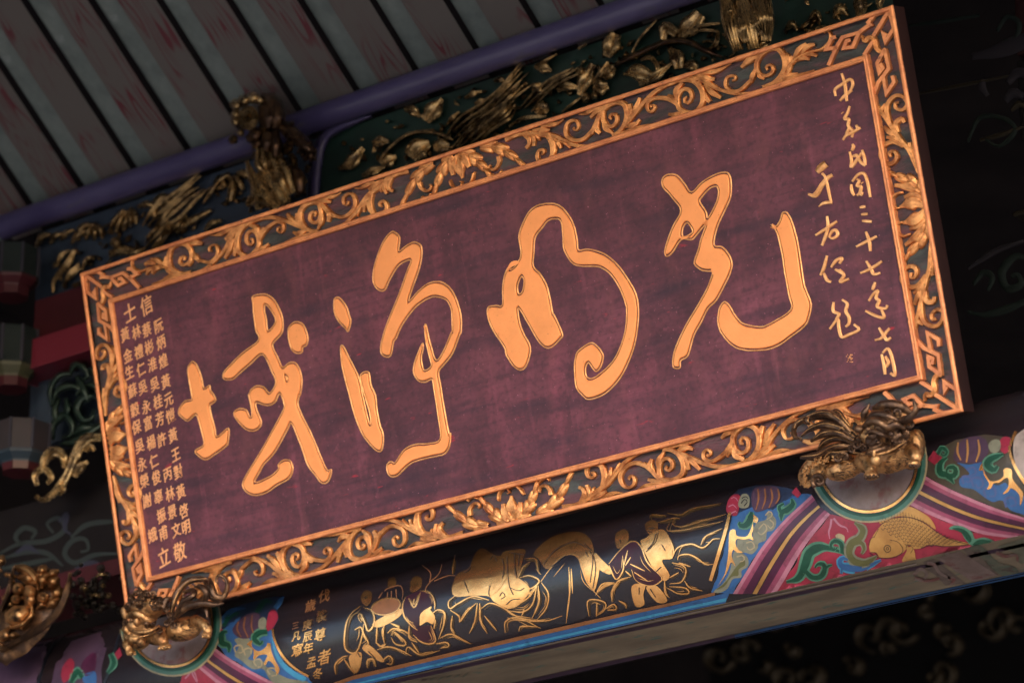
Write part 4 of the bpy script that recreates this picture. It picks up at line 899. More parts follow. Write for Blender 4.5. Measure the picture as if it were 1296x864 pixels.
# panels behind the carvings
XP = pt(402, 200, .54).x
mb = MB(); mb.box((-2.05, .545, .40), (XP, .60, .95)); left_panel = empty('gilded_screen', 'navy blue panel with gilded pine carving at the upper left of the board', 'screen')
mb.obj('panel_back', NAVY, left_panel, smooth=False)
right_panel = empty('gilded_screen', 'dark green panel with gilded fruit and branch carving above the middle of the board', 'screen')
mb = MB(); mb.box((XP + .003, .545, .35), (pt(1115, 10, .55).x, .60, .95)); mb.obj('panel_back', DGRN, right_panel, smooth=False)
PROF['round'] = [(cos(pi - a * pi / 5), sin(pi - a * pi / 5)) for a in range(6)] + [(cos(-a * pi / 5), sin(-a * pi / 5)) for a in range(1, 6)]
PROF['bark'] = [(-1, 0), (-.9, .45), (-.62, .75), (-.5, .55), (-.3, .95), (-.08, .7), (.12, 1), (.34, .72), (.55, .9), (.7, .55), (.9, .5), (1, 0)]
A5 = at_yr(.54)
mb = MB(); stroke(mb, A5, [(470, 146), (425, 163), (407, 180), (400, 210), (397, 250), (398, 300)], [3, 7, 8, 8, 8], .035, 'dome'); mb.obj('panel_edge', PURP, right_panel)
def knob(mb, surf, cx, cy, r, h, n=12, rr=4, squash=1.0):
    rows = []
    for i in range(rr + 1):
        a = i / rr * pi / 2
        rows.append([surf(cx + r * cos(a) * cos(2 * pi * k / n), cy + r * squash * cos(a) * sin(2 * pi * k / n), h * sin(a)) for k in range(n)])
    mb.grid(rows, True)
def carve(parent, name, M, surf, items, h=.03, prof='dome'):
    for s, W in items:
        mb = MB(); k = scl(s); P = px(s); hh = h * random.uniform(.75, 1.25)
        if len(P) == 1: knob(mb, surf, P[0][0], P[0][1], W[0] * k, hh * .9)
        else: stroke(mb, surf, P, [v * k for v in W], hh, prof, 2.5)
        mb.obj(name, M, parent)
def bundle(s, n, spread, W):
    """n roughly parallel copies of a trace, fanned out"""
    P = px(s); k = scl(s); out = []
    o = ORG['Z']
    for i in range(n):
        f = (i - (n - 1) / 2) * spread * k
        d = Vector(P[-1]) - Vector(P[0]); nn = Vector((-d.y, d.x)).normalized()
        a = random.uniform(-.12, .06); b = random.uniform(-.15, .05)
        Q = [Vector(p) + nn * f * (1 + .25 * math.sin(j * 1.7 + i)) + Vector((random.uniform(-1, 1), random.uniform(-1, 1))) for j, p in enumerate(P)]
        Q[0] -= d * a; Q[-1] += d * b
        out.append(('Z ' + ' '.join('%f,%f' % tuple(q) for q in Q), [w * k for w in W]))
    return out
carve(left_panel, 'pine_bough', GOLDOLD, A5, bundle('r 700,470 780,380 860,290 960,205 1050,145', 5, 30, [4, 15, 14, 13, 3]), .045, 'bark')
carve(left_panel, 'pine_bough', GOLDOLD, A5, bundle('r 700,560 780,470 840,390', 4, 26, [4, 10, 3]) + bundle('r 850,470 900,400 945,330', 3, 26, [4, 10, 3]), .05, 'bark')
carve(left_panel, 'pine_bough', GOLDOLD, A5, [('r 870,450 1000,365 1095,315', [12, 24, 12]), ('r 1050,440 1100,395 1160,380', [12, 24, 10]), ('r 1040,280 1100,190 1150,120', [8, 16, 8]), ('r 1150,120 1165,165 1160,200', [14, 20, 8])], .04)
carve(left_panel, 'pine_needle_tuft', GOLDOLD, A5, [('r 465,455 500,380 560,315', [6, 17, 13]), ('r 512,450 535,380 575,320', [12, 21, 13]), ('r 560,440 575,370 590,320', [13, 23, 13]), ('r 600,420 600,360 600,310', [10, 21, 13]), ('r 635,400 630,350 600,300', [12, 21, 13]), ('r 750,370 745,300 790,240 850,245', [13, 26, 29, 16]), ('r 790,300 820,270 865,262', [12, 23, 13]), ('r 640,300 700,280 760,300', [12, 23, 12])], .035, 'ridge')
carve(left_panel, 'carved_knot', GOLDOLD, A5, [('r 512,512', [36]), ('r 828,422', [22]), ('r 470,600 540,560 620,570 690,548', [14, 34, 34, 12]), ('r 470,575 490,560', [12, 10])], .045)
carve(left_panel, 'pine_needle_tuft', GOLDOLD, A5, [('r 28,545 60,480 120,465', [10, 26, 13]), ('r 110,520 150,470 200,460', [10, 21, 10]), ('r 175,500 220,450 262,440', [10, 21, 10]), ('r 285,500 300,430 350,400', [10, 26, 16]), ('r 330,500 350,430 375,400', [10, 23, 16]), ('r 380,500 385,440 375,400', [10, 23, 16]), ('r 432,488 415,430 375,395', [10, 23, 16]), ('r 240,520 280,470 330,440', [10, 23, 16])], .04, 'ridge')
carve(left_panel, 'pine_bough', GOLDOLD, A5, [('r 195,775 235,700 290,645', [10, 20, 10]), ('r 130,815 140,740 220,640 260,560', [8, 16, 24, 18]), ('r 225,740 265,690 300,670', [8, 14, 8]), ('r 270,800 300,790', [14, 12]), ('r 310,680 330,620 360,600', [8, 14, 8]), ('r 150,660 180,590 230,560', [9, 18, 9])], .04, 'bark')
carve(left_panel, 'pine_needle_tuft', GOLDOLD, A5, [('s 0,710 40,650 110,620', [12, 31, 21]), ('s 60,690 60,640 100,615', [13, 23, 18]), ('s 108,785 125,700 115,625', [29, 31, 21]), ('s 190,715 165,660 130,620', [18, 26, 18]), ('s 240,640 200,610 150,610', [16, 29, 18])], .04, 'ridge')
# right hand panel
carve(right_panel, 'carved_leaf', GOLDOLD, A5, [('t 515,222 560,230 610,268', [13, 34, 10]), ('t 640,292 680,240 738,165', [31, 55, 16]), ('t 330,425 380,412 425,412', [18, 36, 13]), ('t 530,485 555,440 575,420', [16, 26, 10]), ('t 560,510 610,450 665,425', [39, 68, 26]), ('t 690,452 735,440 778,445', [23, 47, 26]), ('t 380,545 430,520 470,500', [29, 44, 13]), ('t 130,575 200,540 275,450', [13, 42, 18]), ('t 270,615 330,590 400,560', [13, 29, 10]), ('t 330,460 350,465', [21, 13])], .035, 'leaf')
carve(right_panel, 'carved_branch', GOLDOLD, A5, [('t 372,522 430,450 520,380 620,355 720,368 805,405', [8, 11, 12, 12, 12, 8])], .05)
carve(right_panel, 'carved_trunk', GOLDOLD, A5, bundle('t 800,440 900,330 1010,235 1110,140 1240,10', 7, 21, [3, 9, 11, 10, 3]), .05, 'bark')
carve(right_panel, 'carved_trunk', GOLDOLD, A5, bundle('t 900,420 1000,320 1100,240 1180,150', 5, 22, [3, 11, 11, 3]) + [('t 765,315 800,275 840,240', [8, 16, 8]), ('t 930,195 960,180 1000,170', [10, 20, 8]), ('t 950,250 990,215 1010,200', [8, 16, 8]), ('t 870,160 930,130 970,120', [8, 18, 8]), ('t 1040,60 1080,50 1110,75', [10, 20, 8])], .045, 'bark')
carve(right_panel, 'carved_branch', GOLDOLD, A5, bundle('u 110,550 200,460 290,385 430,305', 3, 26, [4, 12, 12, 6]) + [('u 20,650 110,600 240,590', [8, 14, 8]), ('u 330,565 400,510 440,480', [7, 10, 7]), ('u 740,215 790,130 885,25', [7, 10, 5]), ('u 425,195 475,165', [8, 8]), ('u 170,290 240,260 300,225', [5, 10, 4])], .04, 'bark')
carve(right_panel, 'carved_leaf', GOLDOLD, A5, [('u 302,440 350,412 425,422', [16, 29, 13]), ('u 432,465 460,390 512,285', [21, 47, 21]), ('u 510,400 560,330 600,270', [10, 18, 10]), ('u 570,365 605,330 635,300', [21, 44, 21]), ('u 510,420 560,420 600,410', [18, 52, 23]), ('u 590,240 615,180 640,105', [29, 57, 39]), ('u 180,560 215,540 245,565', [21, 44, 18]), ('u 160,450 190,420 210,400', [18, 39, 18]), ('u 170,300 220,305 270,325', [13, 36, 10])], .04, 'leaf')
carve(right_panel, 'carved_knot', GOLDOLD, A5, [('u 437,322', [29]), ('u 600,325', [31]), ('u 760,240', [23]), ('u 470,480', [34]), ('u 520,470', [26])], .05)
carve(right_panel, 'carved_branch', BRONZE, A5, [('u 640,292 740,242 850,190 960,150 1080,160 1160,200 1270,245', [12, 18, 18, 20, 20, 18, 10])], .05)
carve(right_panel, 'carved_leaf', GOLDOLD, A5, [('u 690,345 770,330 850,360', [8, 52, 34]), ('u 780,400 870,360 975,278', [18, 31, 10]), ('u 790,260 850,245 890,300 880,350', [10, 16, 16, 13]), ('u 960,190 1000,240 1015,310', [18, 49, 31]), ('u 925,140 935,70 1000,105', [23, 36, 31]), ('u 1000,115 1080,60 1140,-10', [26, 62, 44]), ('u 1040,132 1120,65 1255,45', [8, 12, 9]), ('u 1080,92 1160,85 1245,92', [8, 12, 9]), ('u 1245,90 1232,160 1190,200', [10, 18, 9]), ('u 1040,300 1090,290 1130,330', [13, 34, 13]), ('u 1150,155 1200,150 1260,190', [6, 9, 6])], .04, 'leaf')
carve(right_panel, 'carved_leaf', GOLDOLD, A5, [('v 900,110 945,50 985,95', [10, 36, 10]), ('v 1045,100 1060,50 1050,-30', [18, 44, 34]), ('v 760,120 800,80 830,130', [10, 23, 10]), ('v 620,180 660,140 690,180', [10, 26, 10]), ('v 1180,60 1170,20 1200,-30', [13, 26, 13]), ('v 1090,40 1130,20', [10, 8]), ('Z 1010,60 1040,40 1070,45', [4, 8, 4])], .035, 'ridge')

# the lower layer of small leaves that ties the gilded carving together
random.seed(21); GOLDDK = mat('dark_gilding', (0.26, 0.15, 0.06), 0.34, 0.85, var=(0.02, 0.014, 0.01), nscale=40, t1=(.35, .6), bump=.3, bscale=100)  # darker gold for the filler leaves and buds
for scr, xa, xb, nn_ in ((left_panel, 70, 395, 110), (right_panel, 425, 1100, 190)):
    for i in range(nn_):
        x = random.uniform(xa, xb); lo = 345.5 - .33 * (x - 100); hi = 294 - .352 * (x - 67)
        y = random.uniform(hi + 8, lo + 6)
        if xa < 400 and x < 110: y += random.uniform(0, 50)
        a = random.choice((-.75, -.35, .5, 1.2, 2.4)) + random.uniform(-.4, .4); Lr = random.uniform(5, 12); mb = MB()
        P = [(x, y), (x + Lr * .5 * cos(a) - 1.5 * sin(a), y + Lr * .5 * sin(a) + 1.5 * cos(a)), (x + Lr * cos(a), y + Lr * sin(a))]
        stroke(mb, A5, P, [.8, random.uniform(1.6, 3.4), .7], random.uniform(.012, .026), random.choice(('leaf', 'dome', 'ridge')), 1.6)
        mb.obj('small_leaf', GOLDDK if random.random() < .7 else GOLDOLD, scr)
# hanging carved bosses in front of the purlin
A3 = at_yr(.40)
boss = empty('hanging_boss', 'gilded hanging boss with ringed flower and long leaves rising above the board left of middle', 'carving')
mb = MB(); c0 = px('s 225,250')[0]
for r, hh in ((13.5, .030), (10.6, .045), (7.6, .056), (4.6, .064)): knob(mb, A3, c0[0], c0[1], r, hh, 20, 4, 1.18)
for r, hh in ((12, .040), (9, .052), (6, .061)):
    stroke(mb, A3, [(c0[0] + r * cos(a * pi / 10), c0[1] + r * 1.18 * sin(a * pi / 10)) for a in range(21)], [.9], .012, 'dome', 1.5, hconst=True, base=hh - .006)
mb.obj('ringed_flower', GOLDOLD, boss)
mb = MB()
for i in range(70):
    t = random.random(); cx = 312 + 70 * t + random.gauss(0, 10); cy = 150 + 85 * t + random.gauss(0, 9)
    if hypot(cx - c0[0], cy - c0[1]) < 15: continue
    mb = MB(); knob(mb, A3, cx, cy, random.uniform(3, 7), random.uniform(.01, .05), 8, 3); mb.obj('carved_bud', GOLDDK, boss)
carve(boss, 'flower_petal', GOLDOLD, A3, [('s 175,190 145,170 115,185', [35, 49, 26]), ('s 215,170 195,130 185,100', [32, 49, 23]), ('s 250,160 250,120 240,85', [35, 55, 23]), ('s 170,240 140,230 125,250', [29, 38, 17]), ('s 170,280 135,280 115,290', [29, 41, 20]), ('s 280,150 300,130 310,110', [29, 44, 17]), ('s 190,330 175,345 190,370', [20, 29, 13])], .05)
carve(boss, 'boss_core', BRONZE, A3, [('s 300,110 370,150 400,240 395,330', [29, 64, 64, 38]), ('s 320,160 350,230 350,330', [44, 67, 44]), ('s 300,330 260,370 210,390', [35, 49, 20]), ('s 240,400 280,420 320,380', [20, 35, 20]), ('s 350,330 340,420 330,480', [44, 58, 44]), ('s 400,330 400,430 400,510', [26, 44, 32]), ('s 260,430 270,450', [26, 14])], .06, 'dome')
carve(boss, 'long_leaf', GOLDOLD, A3, [('s 345,475 380,600 480,795', [38, 67, 29]), ('s 300,440 305,540 360,640', [29, 44, 17]), ('s 215,525 240,600 300,730', [12, 32, 44]), ('s 290,600 350,690 430,815', [32, 87, 72]), ('s 212,815 270,770 360,790', [20, 46, 44]), ('s 400,470 440,600 500,740', [20, 58, 44]), ('s 250,640 290,720 330,830', [20, 58, 58])], .075, 'leaf')
mb = MB()
for i in range(46):
    a = random.random()
    cx = 430 + 210 * a + random.uniform(-25, 25); cy = 270 + 230 * a + random.uniform(-60, 60)
    p = px('s %f,%f' % (cx, cy))[0]; mb = MB(); knob(mb, A3, p[0], p[1], random.uniform(2.0, 4.6), random.uniform(.03, .06), 8, 3); mb.obj('carved_bud', BRONZE, boss)
mb = MB()
stroke(mb, A3, px('s 410,300 500,340 600,440 640,520'), [5, 9, 9, 4], .05, 'dome')
stroke(mb, A3, px('s 480,560 540,620 560,740'), [4, 9, 7], .05, 'dome')
mb.obj('carved_stem', BRONZE, boss)
boss2 = empty('hanging_boss', 'gilded hanging boss of overlapping long leaves near the upper right corner of the board', 'carving')
carve(boss2, 'long_leaf', GOLDOLD, A3, [('v 345,300 310,190 265,-40', [34, 50, 40]), ('v 440,285 400,120 350,-60', [44, 70, 40]), ('v 500,240 490,100 440,-60', [26, 58, 44]), ('v 530,240 530,120 500,-50', [12, 28, 30]), ('v 395,250 350,150 330,60', [30, 60, 18]), ('v 480,200 430,120 420,60', [26, 48, 14]), ('v 310,120 290,60 285,0', [16, 28, 12])], .08, 'bark')
carve(boss2, 'curled_leaf', GOLDOLD, A3, [('v 330,290 300,230 250,200', [10, 22, 6]), ('v 540,225 500,260 440,285', [8, 24, 14])], .05, 'leaf')
A4 = at_y(.55)

# ================================================================== LEFT HAND BRACKETS
def cup(cx, cy, Y, r, hgt, label, cols):
    c = pt(cx, cy, Y); t = empty('bracket_block', label, 'bracket block', tuple(c), 'painted bracket blocks stacked at the left edge')
    def ring(mb, prof_):
        rows = [[(rr * cos(2 * pi * (k + .5) / 8) , rr * sin(2 * pi * (k + .5) / 8), z) for k in range(9)] for z, rr in prof_]
        mb.grid(rows)
    mb = MB(); ring(mb, [(hgt * .5, 0), (hgt * .5, r), (-hgt * .30, r), (-hgt * .33, r * .97)]); mb.obj('block_body', cols[0], t, smooth=False, bevel=.002)
    mb = MB(); ring(mb, [(-hgt * .33, r * .99), (-hgt * .40, r * .96), (-hgt * .55, r * .72), (-hgt * .60, r * .70)]); mb.obj('block_trim', cols[1], t, smooth=False)
    mb = MB(); ring(mb, [(-hgt * .60, r * .70), (-hgt * .8, r * .66), (-hgt * .82, 0)]); mb.obj('block_foot', cols[2], t, smooth=False)
    for k in range(8):
        a = 2 * pi * (k + .5) / 8; mb = MB(); x, y = r * 1.01 * cos(a), r * 1.01 * sin(a)
        mb.box((x - .003, y - .003, -hgt * .3), (x + .003, y + .003, hgt * .5)); mb.obj('edge_line', FAINTL, t, smooth=False)
FAINTL = mat('pale_edge_paint', (0.022, 0.02, 0.034), .7)
SLATE = mat('slate_paint', (0.005, 0.009, 0.010), .75, spec=.2, var=(0.010, 0.015, 0.016), nscale=14)
cup(16, 340, .40, .072, .105, 'grey green bracket block at the left edge, topmost of three', (SLATE, DRED, DRED))
cup(16, 448, .36, .068, .125, 'grey green bracket block at the left edge, middle of three', (SLATE, mat('olive_trim_paint', (.03, .03, .014), .6), DRED))
cup(28, 562, .30, .075, .10, 'grey bracket block with blue foot at the left edge, lowest of three', (mat('plum_grey_paint', (.011, .008, .013), .7, var=(.020, .012, .017), nscale=20), mat('dull_blue_paint', (0.007, 0.018, 0.034), .6), DRED))
arm = empty('red_corbel', 'dark red corbel with brighter ledge behind the upper left of the board', 'corbel')
a_ = pt(50, 392, .46); b_ = pt(47, 447, .46); c_ = pt(50, 468, .40)
mb = MB(); mb.box((a_.x, .44, b_.z), (-.9, .54, a_.z + .02)); mb.obj('arm_block', DRED, arm, smooth=False, bevel=.004)
mb = MB(); mb.box((a_.x - .02, .37, c_.z - .004), (-.9, .52, b_.z - .003)); mb.obj('arm_ledge', BRED, arm, smooth=False, bevel=.003)
A36 = at_yr(.42)
g = empty('scroll_bracket', 'dull green carved scroll bracket left of the board under the red arm', 'bracket')
carve(g, 'scroll', DTEAL, A36, [('w 235,340 230,260 270,200 330,190', [8, 14, 16, 10]), ('w 240,330 260,270 320,245 360,260 350,290', [10, 16, 18, 14, 8]), ('w 320,190 340,150 380,160 400,200 370,220', [12, 16, 16, 12, 8]), ('w 430,290 380,300 350,350 380,400 420,390 430,350', [14, 18, 20, 18, 14, 8]), ('w 240,490 240,430 290,380 330,420 320,470 280,480', [12, 18, 20, 18, 14, 8]), ('w 270,510 340,500 420,450 470,420', [10, 22, 24, 14]), ('w 380,430', [18]), ('w 300,300 310,350 290,400', [10, 20, 12]), ('w 410,170 440,200 470,230', [10, 18, 12]), ('w 390,250 420,240 450,270', [10, 18, 12]), ('w 270,300 250,360 260,420', [10, 18, 12]), ('w 350,200 380,260 400,320', [12, 22, 14]), ('w 330,470 370,440 430,430', [12, 24, 12])], .04)
mb = MB(); mb.box((pt(62, 500, .5).x, .46, pt(62, 570, .5).z), (-.9, .52, pt(70, 470, .5).z)); mb.obj('bracket_back', NAVY, g, smooth=False)
g = empty('vine_bracket', 'tarnished gold vine bracket curling beside the left frame of the board', 'carving')
carve(g, 'vine', GOLDOLD, at_yr(.32), [('w 160,745 200,765 260,720 310,640 350,540 400,485 460,480', [10, 16, 22, 20, 22, 26, 20]), ('w 200,640 205,580 250,545 290,570 290,620', [14, 24, 28, 22, 10]), ('w 170,700 160,650 200,625 235,660 215,690', [12, 18, 20, 16, 10]), ('w 340,660 360,620 400,590', [14, 26, 10]), ('w 270,740 290,710 260,700', [10, 18, 10]), ('w 330,610 350,560 380,520', [10, 22, 14]), ('w 390,545 410,520 430,540', [10, 20, 10])], .04, 'leaf')
# dark painted beam on the left and its red underside
tb = empty('tie_beam', 'dark tie beam with faint painted scrolls at the lower left beside the board', 'beam')
za = pt(100, 618, .42).z; zb = pt(100, 722, .42).z
mb = MB(); mb.box((-2.6, .42, zb), (-.8, .62, za)); mb.obj('beam_body', DARK, tb, smooth=False, bevel=.004)
mb = MB(); mb.box((-2.6, .40, zb - .045), (-.8, .60, zb - .002)); mb.obj('red_ledge', DRED, tb, smooth=False)
A42 = at_y(.419)
mb = MB()
for s in ('Z 0,700 25,688 60,684 82,670 75,655 60,662 68,674', 'Z 150,700 120,702 95,712 82,700 92,684 108,682 112,695 102,698', 'Z 0,720 40,712 70,706', 'Z 30,690 20,680 30,668 45,672 40,682', 'Z 90,680 110,664 140,660 150,664', 'Z 5,706 35,698 60,700 80,716'):
    stroke(mb, A42, px(s), [1.6, 3.2, 3.2, 1.6], .001, 'flat', 2, hconst=True)
mb.obj('painted_scroll', FAINT, tb)
mb = MB()
for s in ('Z 75,660 85,650 82,668 90,676', 'Z 95,720 115,712 135,716', 'Z 20,700 35,692 50,700'):
    stroke(mb, A42, px(s), [1.5, 3.4, 1.2], .0013, 'flat', 2, hconst=True)
mb.obj('painted_scroll', FAINT2, tb)
# gilded relief at the far lower left
rel = empty('gilded_relief', 'gilded relief of crowded figures and leaves at the lower left corner', 'carving')
AR = at_yr(.10)
def rd(x, y, h=0.0): return AR(x, y, h)
carve(rel, 'relief_edge', BRONZE, rd, [('K 0,660 100,600 250,520 370,400 430,250 440,170', [16, 24, 28, 28, 24, 12]), ('K 0,410 50,290 90,130', [12, 16, 10])], .05, 'bark')
carve(rel, 'relief_figure', GOLDLION, rd, [('K 30,450 100,440 180,400', [40, 70, 40]), ('K 200,360 185,450 60,520', [12, 18, 12]), ('K 160,270 190,320 170,400', [22, 44, 22]), ('K 60,510 30,560 -10,600', [20, 40, 20])], .06)
carve(rel, 'relief_head', GOLDLION, rd, [('K 112,270', [40]), ('K 185,290', [46]), ('K 265,330', [40]), ('K 100,335', [34])], .075)
carve(rel, 'relief_leaf', GOLDLION, rd, [('K 90,135 160,150 215,200 240,270', [14, 30, 30, 12]), ('K 110,200 170,200 230,240', [18, 46, 20]), ('K 235,150 260,155 290,150', [20, 34, 18]), ('K 260,270 270,210 310,180', [16, 44, 20]), ('K 310,260 340,220 370,200', [20, 48, 22]), ('K 330,330 360,290 380,260', [20, 46, 20]), ('K 290,390 330,360 370,330', [18, 40, 20]), ('K 300,200 340,170 370,160', [14, 30, 12]), ('K 60,520 130,500 200,440', [12, 22, 12]), ('K 40,570 100,560 120,560', [12, 30, 12]), ('K 230,400 260,370 300,380', [12, 30, 12]), ('K -10,130 10,90 20,60', [14, 30, 12])], .065, 'ridge')
mb = MB(); stroke(mb, rd, px('K -40,700 60,560 190,400 260,250 230,130'), [20, 32, 34, 28, 12], .02, 'dome'); mb.obj('relief_ground', BRONZE, rel)
random.seed(9)
for i in range(46):
    x = random.uniform(-20, 390); y = random.uniform(150, 620)
    if y > 640 - x * .95 or y < 130 + abs(x - 120) * .2: continue
    mb = MB(); p = px('K %f,%f' % (x, y))[0]; a = random.uniform(0, 6)
    stroke(mb, rd, [p, (p[0] + 3 * cos(a), p[1] + 3 * sin(a)), (p[0] + 6 * cos(a + .5), p[1] + 6 * sin(a + .5))], [1.2, random.uniform(2.4, 4), 1], random.uniform(.03, .05), random.choice(('dome', 'ridge')), 1.5)
    mb.obj('relief_leaf', GOLDLION, rel)
# dark cluster with gilt leaves between it and the beast
cl = empty('carved_cluster', 'blackened carved cluster with flecks of gold between the relief and the left beast', 'carving')
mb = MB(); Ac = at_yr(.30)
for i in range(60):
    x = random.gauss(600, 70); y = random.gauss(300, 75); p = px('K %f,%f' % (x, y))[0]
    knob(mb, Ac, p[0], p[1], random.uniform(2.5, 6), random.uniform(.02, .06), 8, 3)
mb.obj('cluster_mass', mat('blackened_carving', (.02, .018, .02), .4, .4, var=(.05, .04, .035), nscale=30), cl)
carve(cl, 'gilt_leaf', GOLDOLD, Ac, [('K 530,265', [28]), ('K 645,250', [22]), ('K 680,315', [22]), ('K 510,370', [14]), ('K 600,200 640,180 680,190', [8, 16, 8]), ('K 560,330 600,310 640,330', [8, 14, 8])], .07)

# ================================================================== DARK TIMBERS RIGHT OF THE BOARD
AX = at_y(.85)
def timber(name, label, y0, y1, M, Y=.85, dep=.2, x0=.9, x1=4.6, strokes=(), M2=None):
    t = empty(name, label, 'beam'); z1 = pt(1220, y0, Y).z; z0 = pt(1220, y1, Y).z
    mb = MB(); mb.box((x0, Y, z0), (x1, Y + dep, z1)); mb.obj('timber', M, t, smooth=False, bevel=.006)
    for i, (s, W, MM) in enumerate(strokes):
        mb = MB(); stroke(mb, at_y(Y - .001), px(s), [v * 2.2 for v in W], .006, 'dome', 2); mb.obj('painted_scroll', MM, t)
    return t
BLK = mat('shade_dark_timber', (.003, .003, .004), .8, spec=.1); BLR = mat('shade_dark_red_timber', (.010, .002, .003), .7, spec=.15)  # near-black colours carry the shade these timbers stand in
FG = mat('faint_gold', (.016, .012, .008), .5, .5); FGR = mat('faint_green_scroll', (.006, .0095, .0098), .8, spec=.1); FW = mat('faint_lilac', (.012, .011, .016), .8, spec=.1)
timber('upper_timber', 'red timber darkened for shade at the upper right corner', 18, 92, BLR, strokes=[('Z 1262,40 1275,22 1290,30 1285,50 1270,52', [1, 1.6, 1], FGR), ('Z 1230,72 1260,66 1296,52 1330,40', [2, 5, 3], FW), ('Z 1150,33 1190,28 1240,20', [.8, 1.4, .8], FGR)])
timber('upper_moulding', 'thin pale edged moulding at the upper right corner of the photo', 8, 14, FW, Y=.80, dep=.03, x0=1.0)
timber('openwork_timber', 'openwork timber darkened for shade right of the board with faint curls', 98, 200, BLK, strokes=[('Z 1146,122 1200,112 1280,96', [.6, 1, .6], FG), ('Z 1245,100 1243,112 1250,122', [1.5, 2.5, 1.5], FW), ('Z 1225,180 1240,150 1270,150 1285,165 1265,185 1245,175', [.8, 1.4, 1.4, .8], FGR), ('Z 1275,105 1290,92 1310,100', [2, 3, 2], FW), ('Z 1240,178 1270,170 1296,160', [.8, 1.4, .8], FG), ('Z 1280,140 1290,132 1300,138', [1, 2, 1], FG), ('Z 1272,128 1282,118 1296,122', [2, 3, 2], FW)])
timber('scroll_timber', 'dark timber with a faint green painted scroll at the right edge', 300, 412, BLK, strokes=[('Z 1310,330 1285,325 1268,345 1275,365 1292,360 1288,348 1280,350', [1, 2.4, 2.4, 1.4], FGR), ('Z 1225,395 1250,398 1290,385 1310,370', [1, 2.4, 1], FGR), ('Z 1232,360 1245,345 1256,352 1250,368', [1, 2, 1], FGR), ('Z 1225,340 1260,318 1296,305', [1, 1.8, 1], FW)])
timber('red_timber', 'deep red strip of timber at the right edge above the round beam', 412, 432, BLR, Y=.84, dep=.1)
timber('ledge_timber', 'ledge timber darkened for shade at the right edge level with the middle of the board', 285, 291, FG, Y=.80, dep=.05)
# far carved frieze beneath the beam, out of focus
fr = empty('carved_frieze', 'far gilded frieze lost in shadow under the round beam', 'frieze')
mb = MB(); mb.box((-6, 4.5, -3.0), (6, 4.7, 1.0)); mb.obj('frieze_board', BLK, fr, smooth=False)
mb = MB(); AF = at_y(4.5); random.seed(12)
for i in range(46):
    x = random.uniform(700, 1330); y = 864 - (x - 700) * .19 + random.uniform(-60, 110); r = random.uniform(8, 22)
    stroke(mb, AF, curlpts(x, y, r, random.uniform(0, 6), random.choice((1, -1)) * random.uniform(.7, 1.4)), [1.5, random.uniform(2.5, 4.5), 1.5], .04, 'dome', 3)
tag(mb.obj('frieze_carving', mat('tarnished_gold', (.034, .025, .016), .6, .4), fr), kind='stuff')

# ================================================================== THE TWO GILDED BEASTS
def frame3(): return Matrix((RC.col[0], -RC.col[1], -RC.col[2])).transposed()
CF = frame3()
def ell(mb, o, cx, cy, Y, rx, ry, rz, rot=0.0, seg=14):
    k = 1.0 / ORG[o][2]; p = px('%s %f,%f' % (o, cx, cy))[0]; c = pt(p[0], p[1], Y); m = (c - CAM).length / F * k
    rows = []; R3 = CF @ Matrix.Rotation(radians(-rot), 3, 'Z')
    for i in range(seg // 2 + 1):
        th = pi * i / (seg // 2)
        rows.append([tuple(c + R3 @ Vector((rx * m * sin(th) * cos(2 * pi * j / seg), ry * m * sin(th) * sin(2 * pi * j / seg), rz * m * cos(th)))) for j in range(seg)])
    mb.grid(rows, True)
def tube(mb, o, P, R, seg=10, step=4):
    """P: crop x, y, depth Y; R crop px radii"""
    k = 1.0 / ORG[o][2]; Q = []
    for x, y, Y in P:
        p = px('%s %f,%f' % (o, x, y))[0]; Q.append(pt(p[0], p[1], Y))
    m = (Q[0] - CAM).length / F * k; Q = resample(catmull(Q, 8), step * m * 1.6); rows = []; n = len(Q)
    side = (RC.col[2]).normalized()
    for i, q in enumerate(Q):
        t = (Q[min(i + 1, n - 1)] - Q[max(0, i - 1)]).normalized(); a = t.cross(side)
        if a.length < 1e-3: a = Vector((1, 0, 0))
        a.normalize(); b = t.cross(a).normalized(); r = wid(R, i / (n - 1)) * m
        rows.append([tuple(q + a * r * cos(2 * pi * j / seg) + b * r * sin(2 * pi * j / seg)) for j in range(seg)])
    c0, c1 = Q[0], Q[-1]; o_ = len(mb.v); mb.grid([[tuple(c0)] * seg] + rows + [[tuple(c1)] * seg], True)
def spiral3(mb, o, cx, cy, Y, r, w, a0=0, turns=1.6, lift=.012, sgn=1):
    P = []
    for i in range(13):
        t = i / 12; a = a0 + sgn * turns * 2 * pi * t; rr = r * (1 - .82 * t)
        P.append((cx + rr * cos(a), cy + rr * sin(a), Y - lift * t))
    tube(mb, o, P, [w, w * 1.1, w * .9, w * .6], 7, 3)
def fuse(mb, name, M, parent, vox=.0032, disp=.0036, dscale=.012):
    o = mb.obj(name, M, parent)
    r = o.modifiers.new('fuse', 'REMESH'); r.mode = 'VOXEL'; r.voxel_size = vox; r.use_smooth_shade = True
    s = o.modifiers.new('smooth', 'SMOOTH'); s.iterations = 3; s.factor = .6
    t = bpy.data.textures.new(name, 'CLOUDS'); t.noise_scale = .007; t.noise_depth = 3
    d = o.modifiers.new('chisel', 'DISPLACE'); d.texture = t; d.strength = disp; d.mid_level = .5; d.texture_coords = 'GLOBAL'
    return o
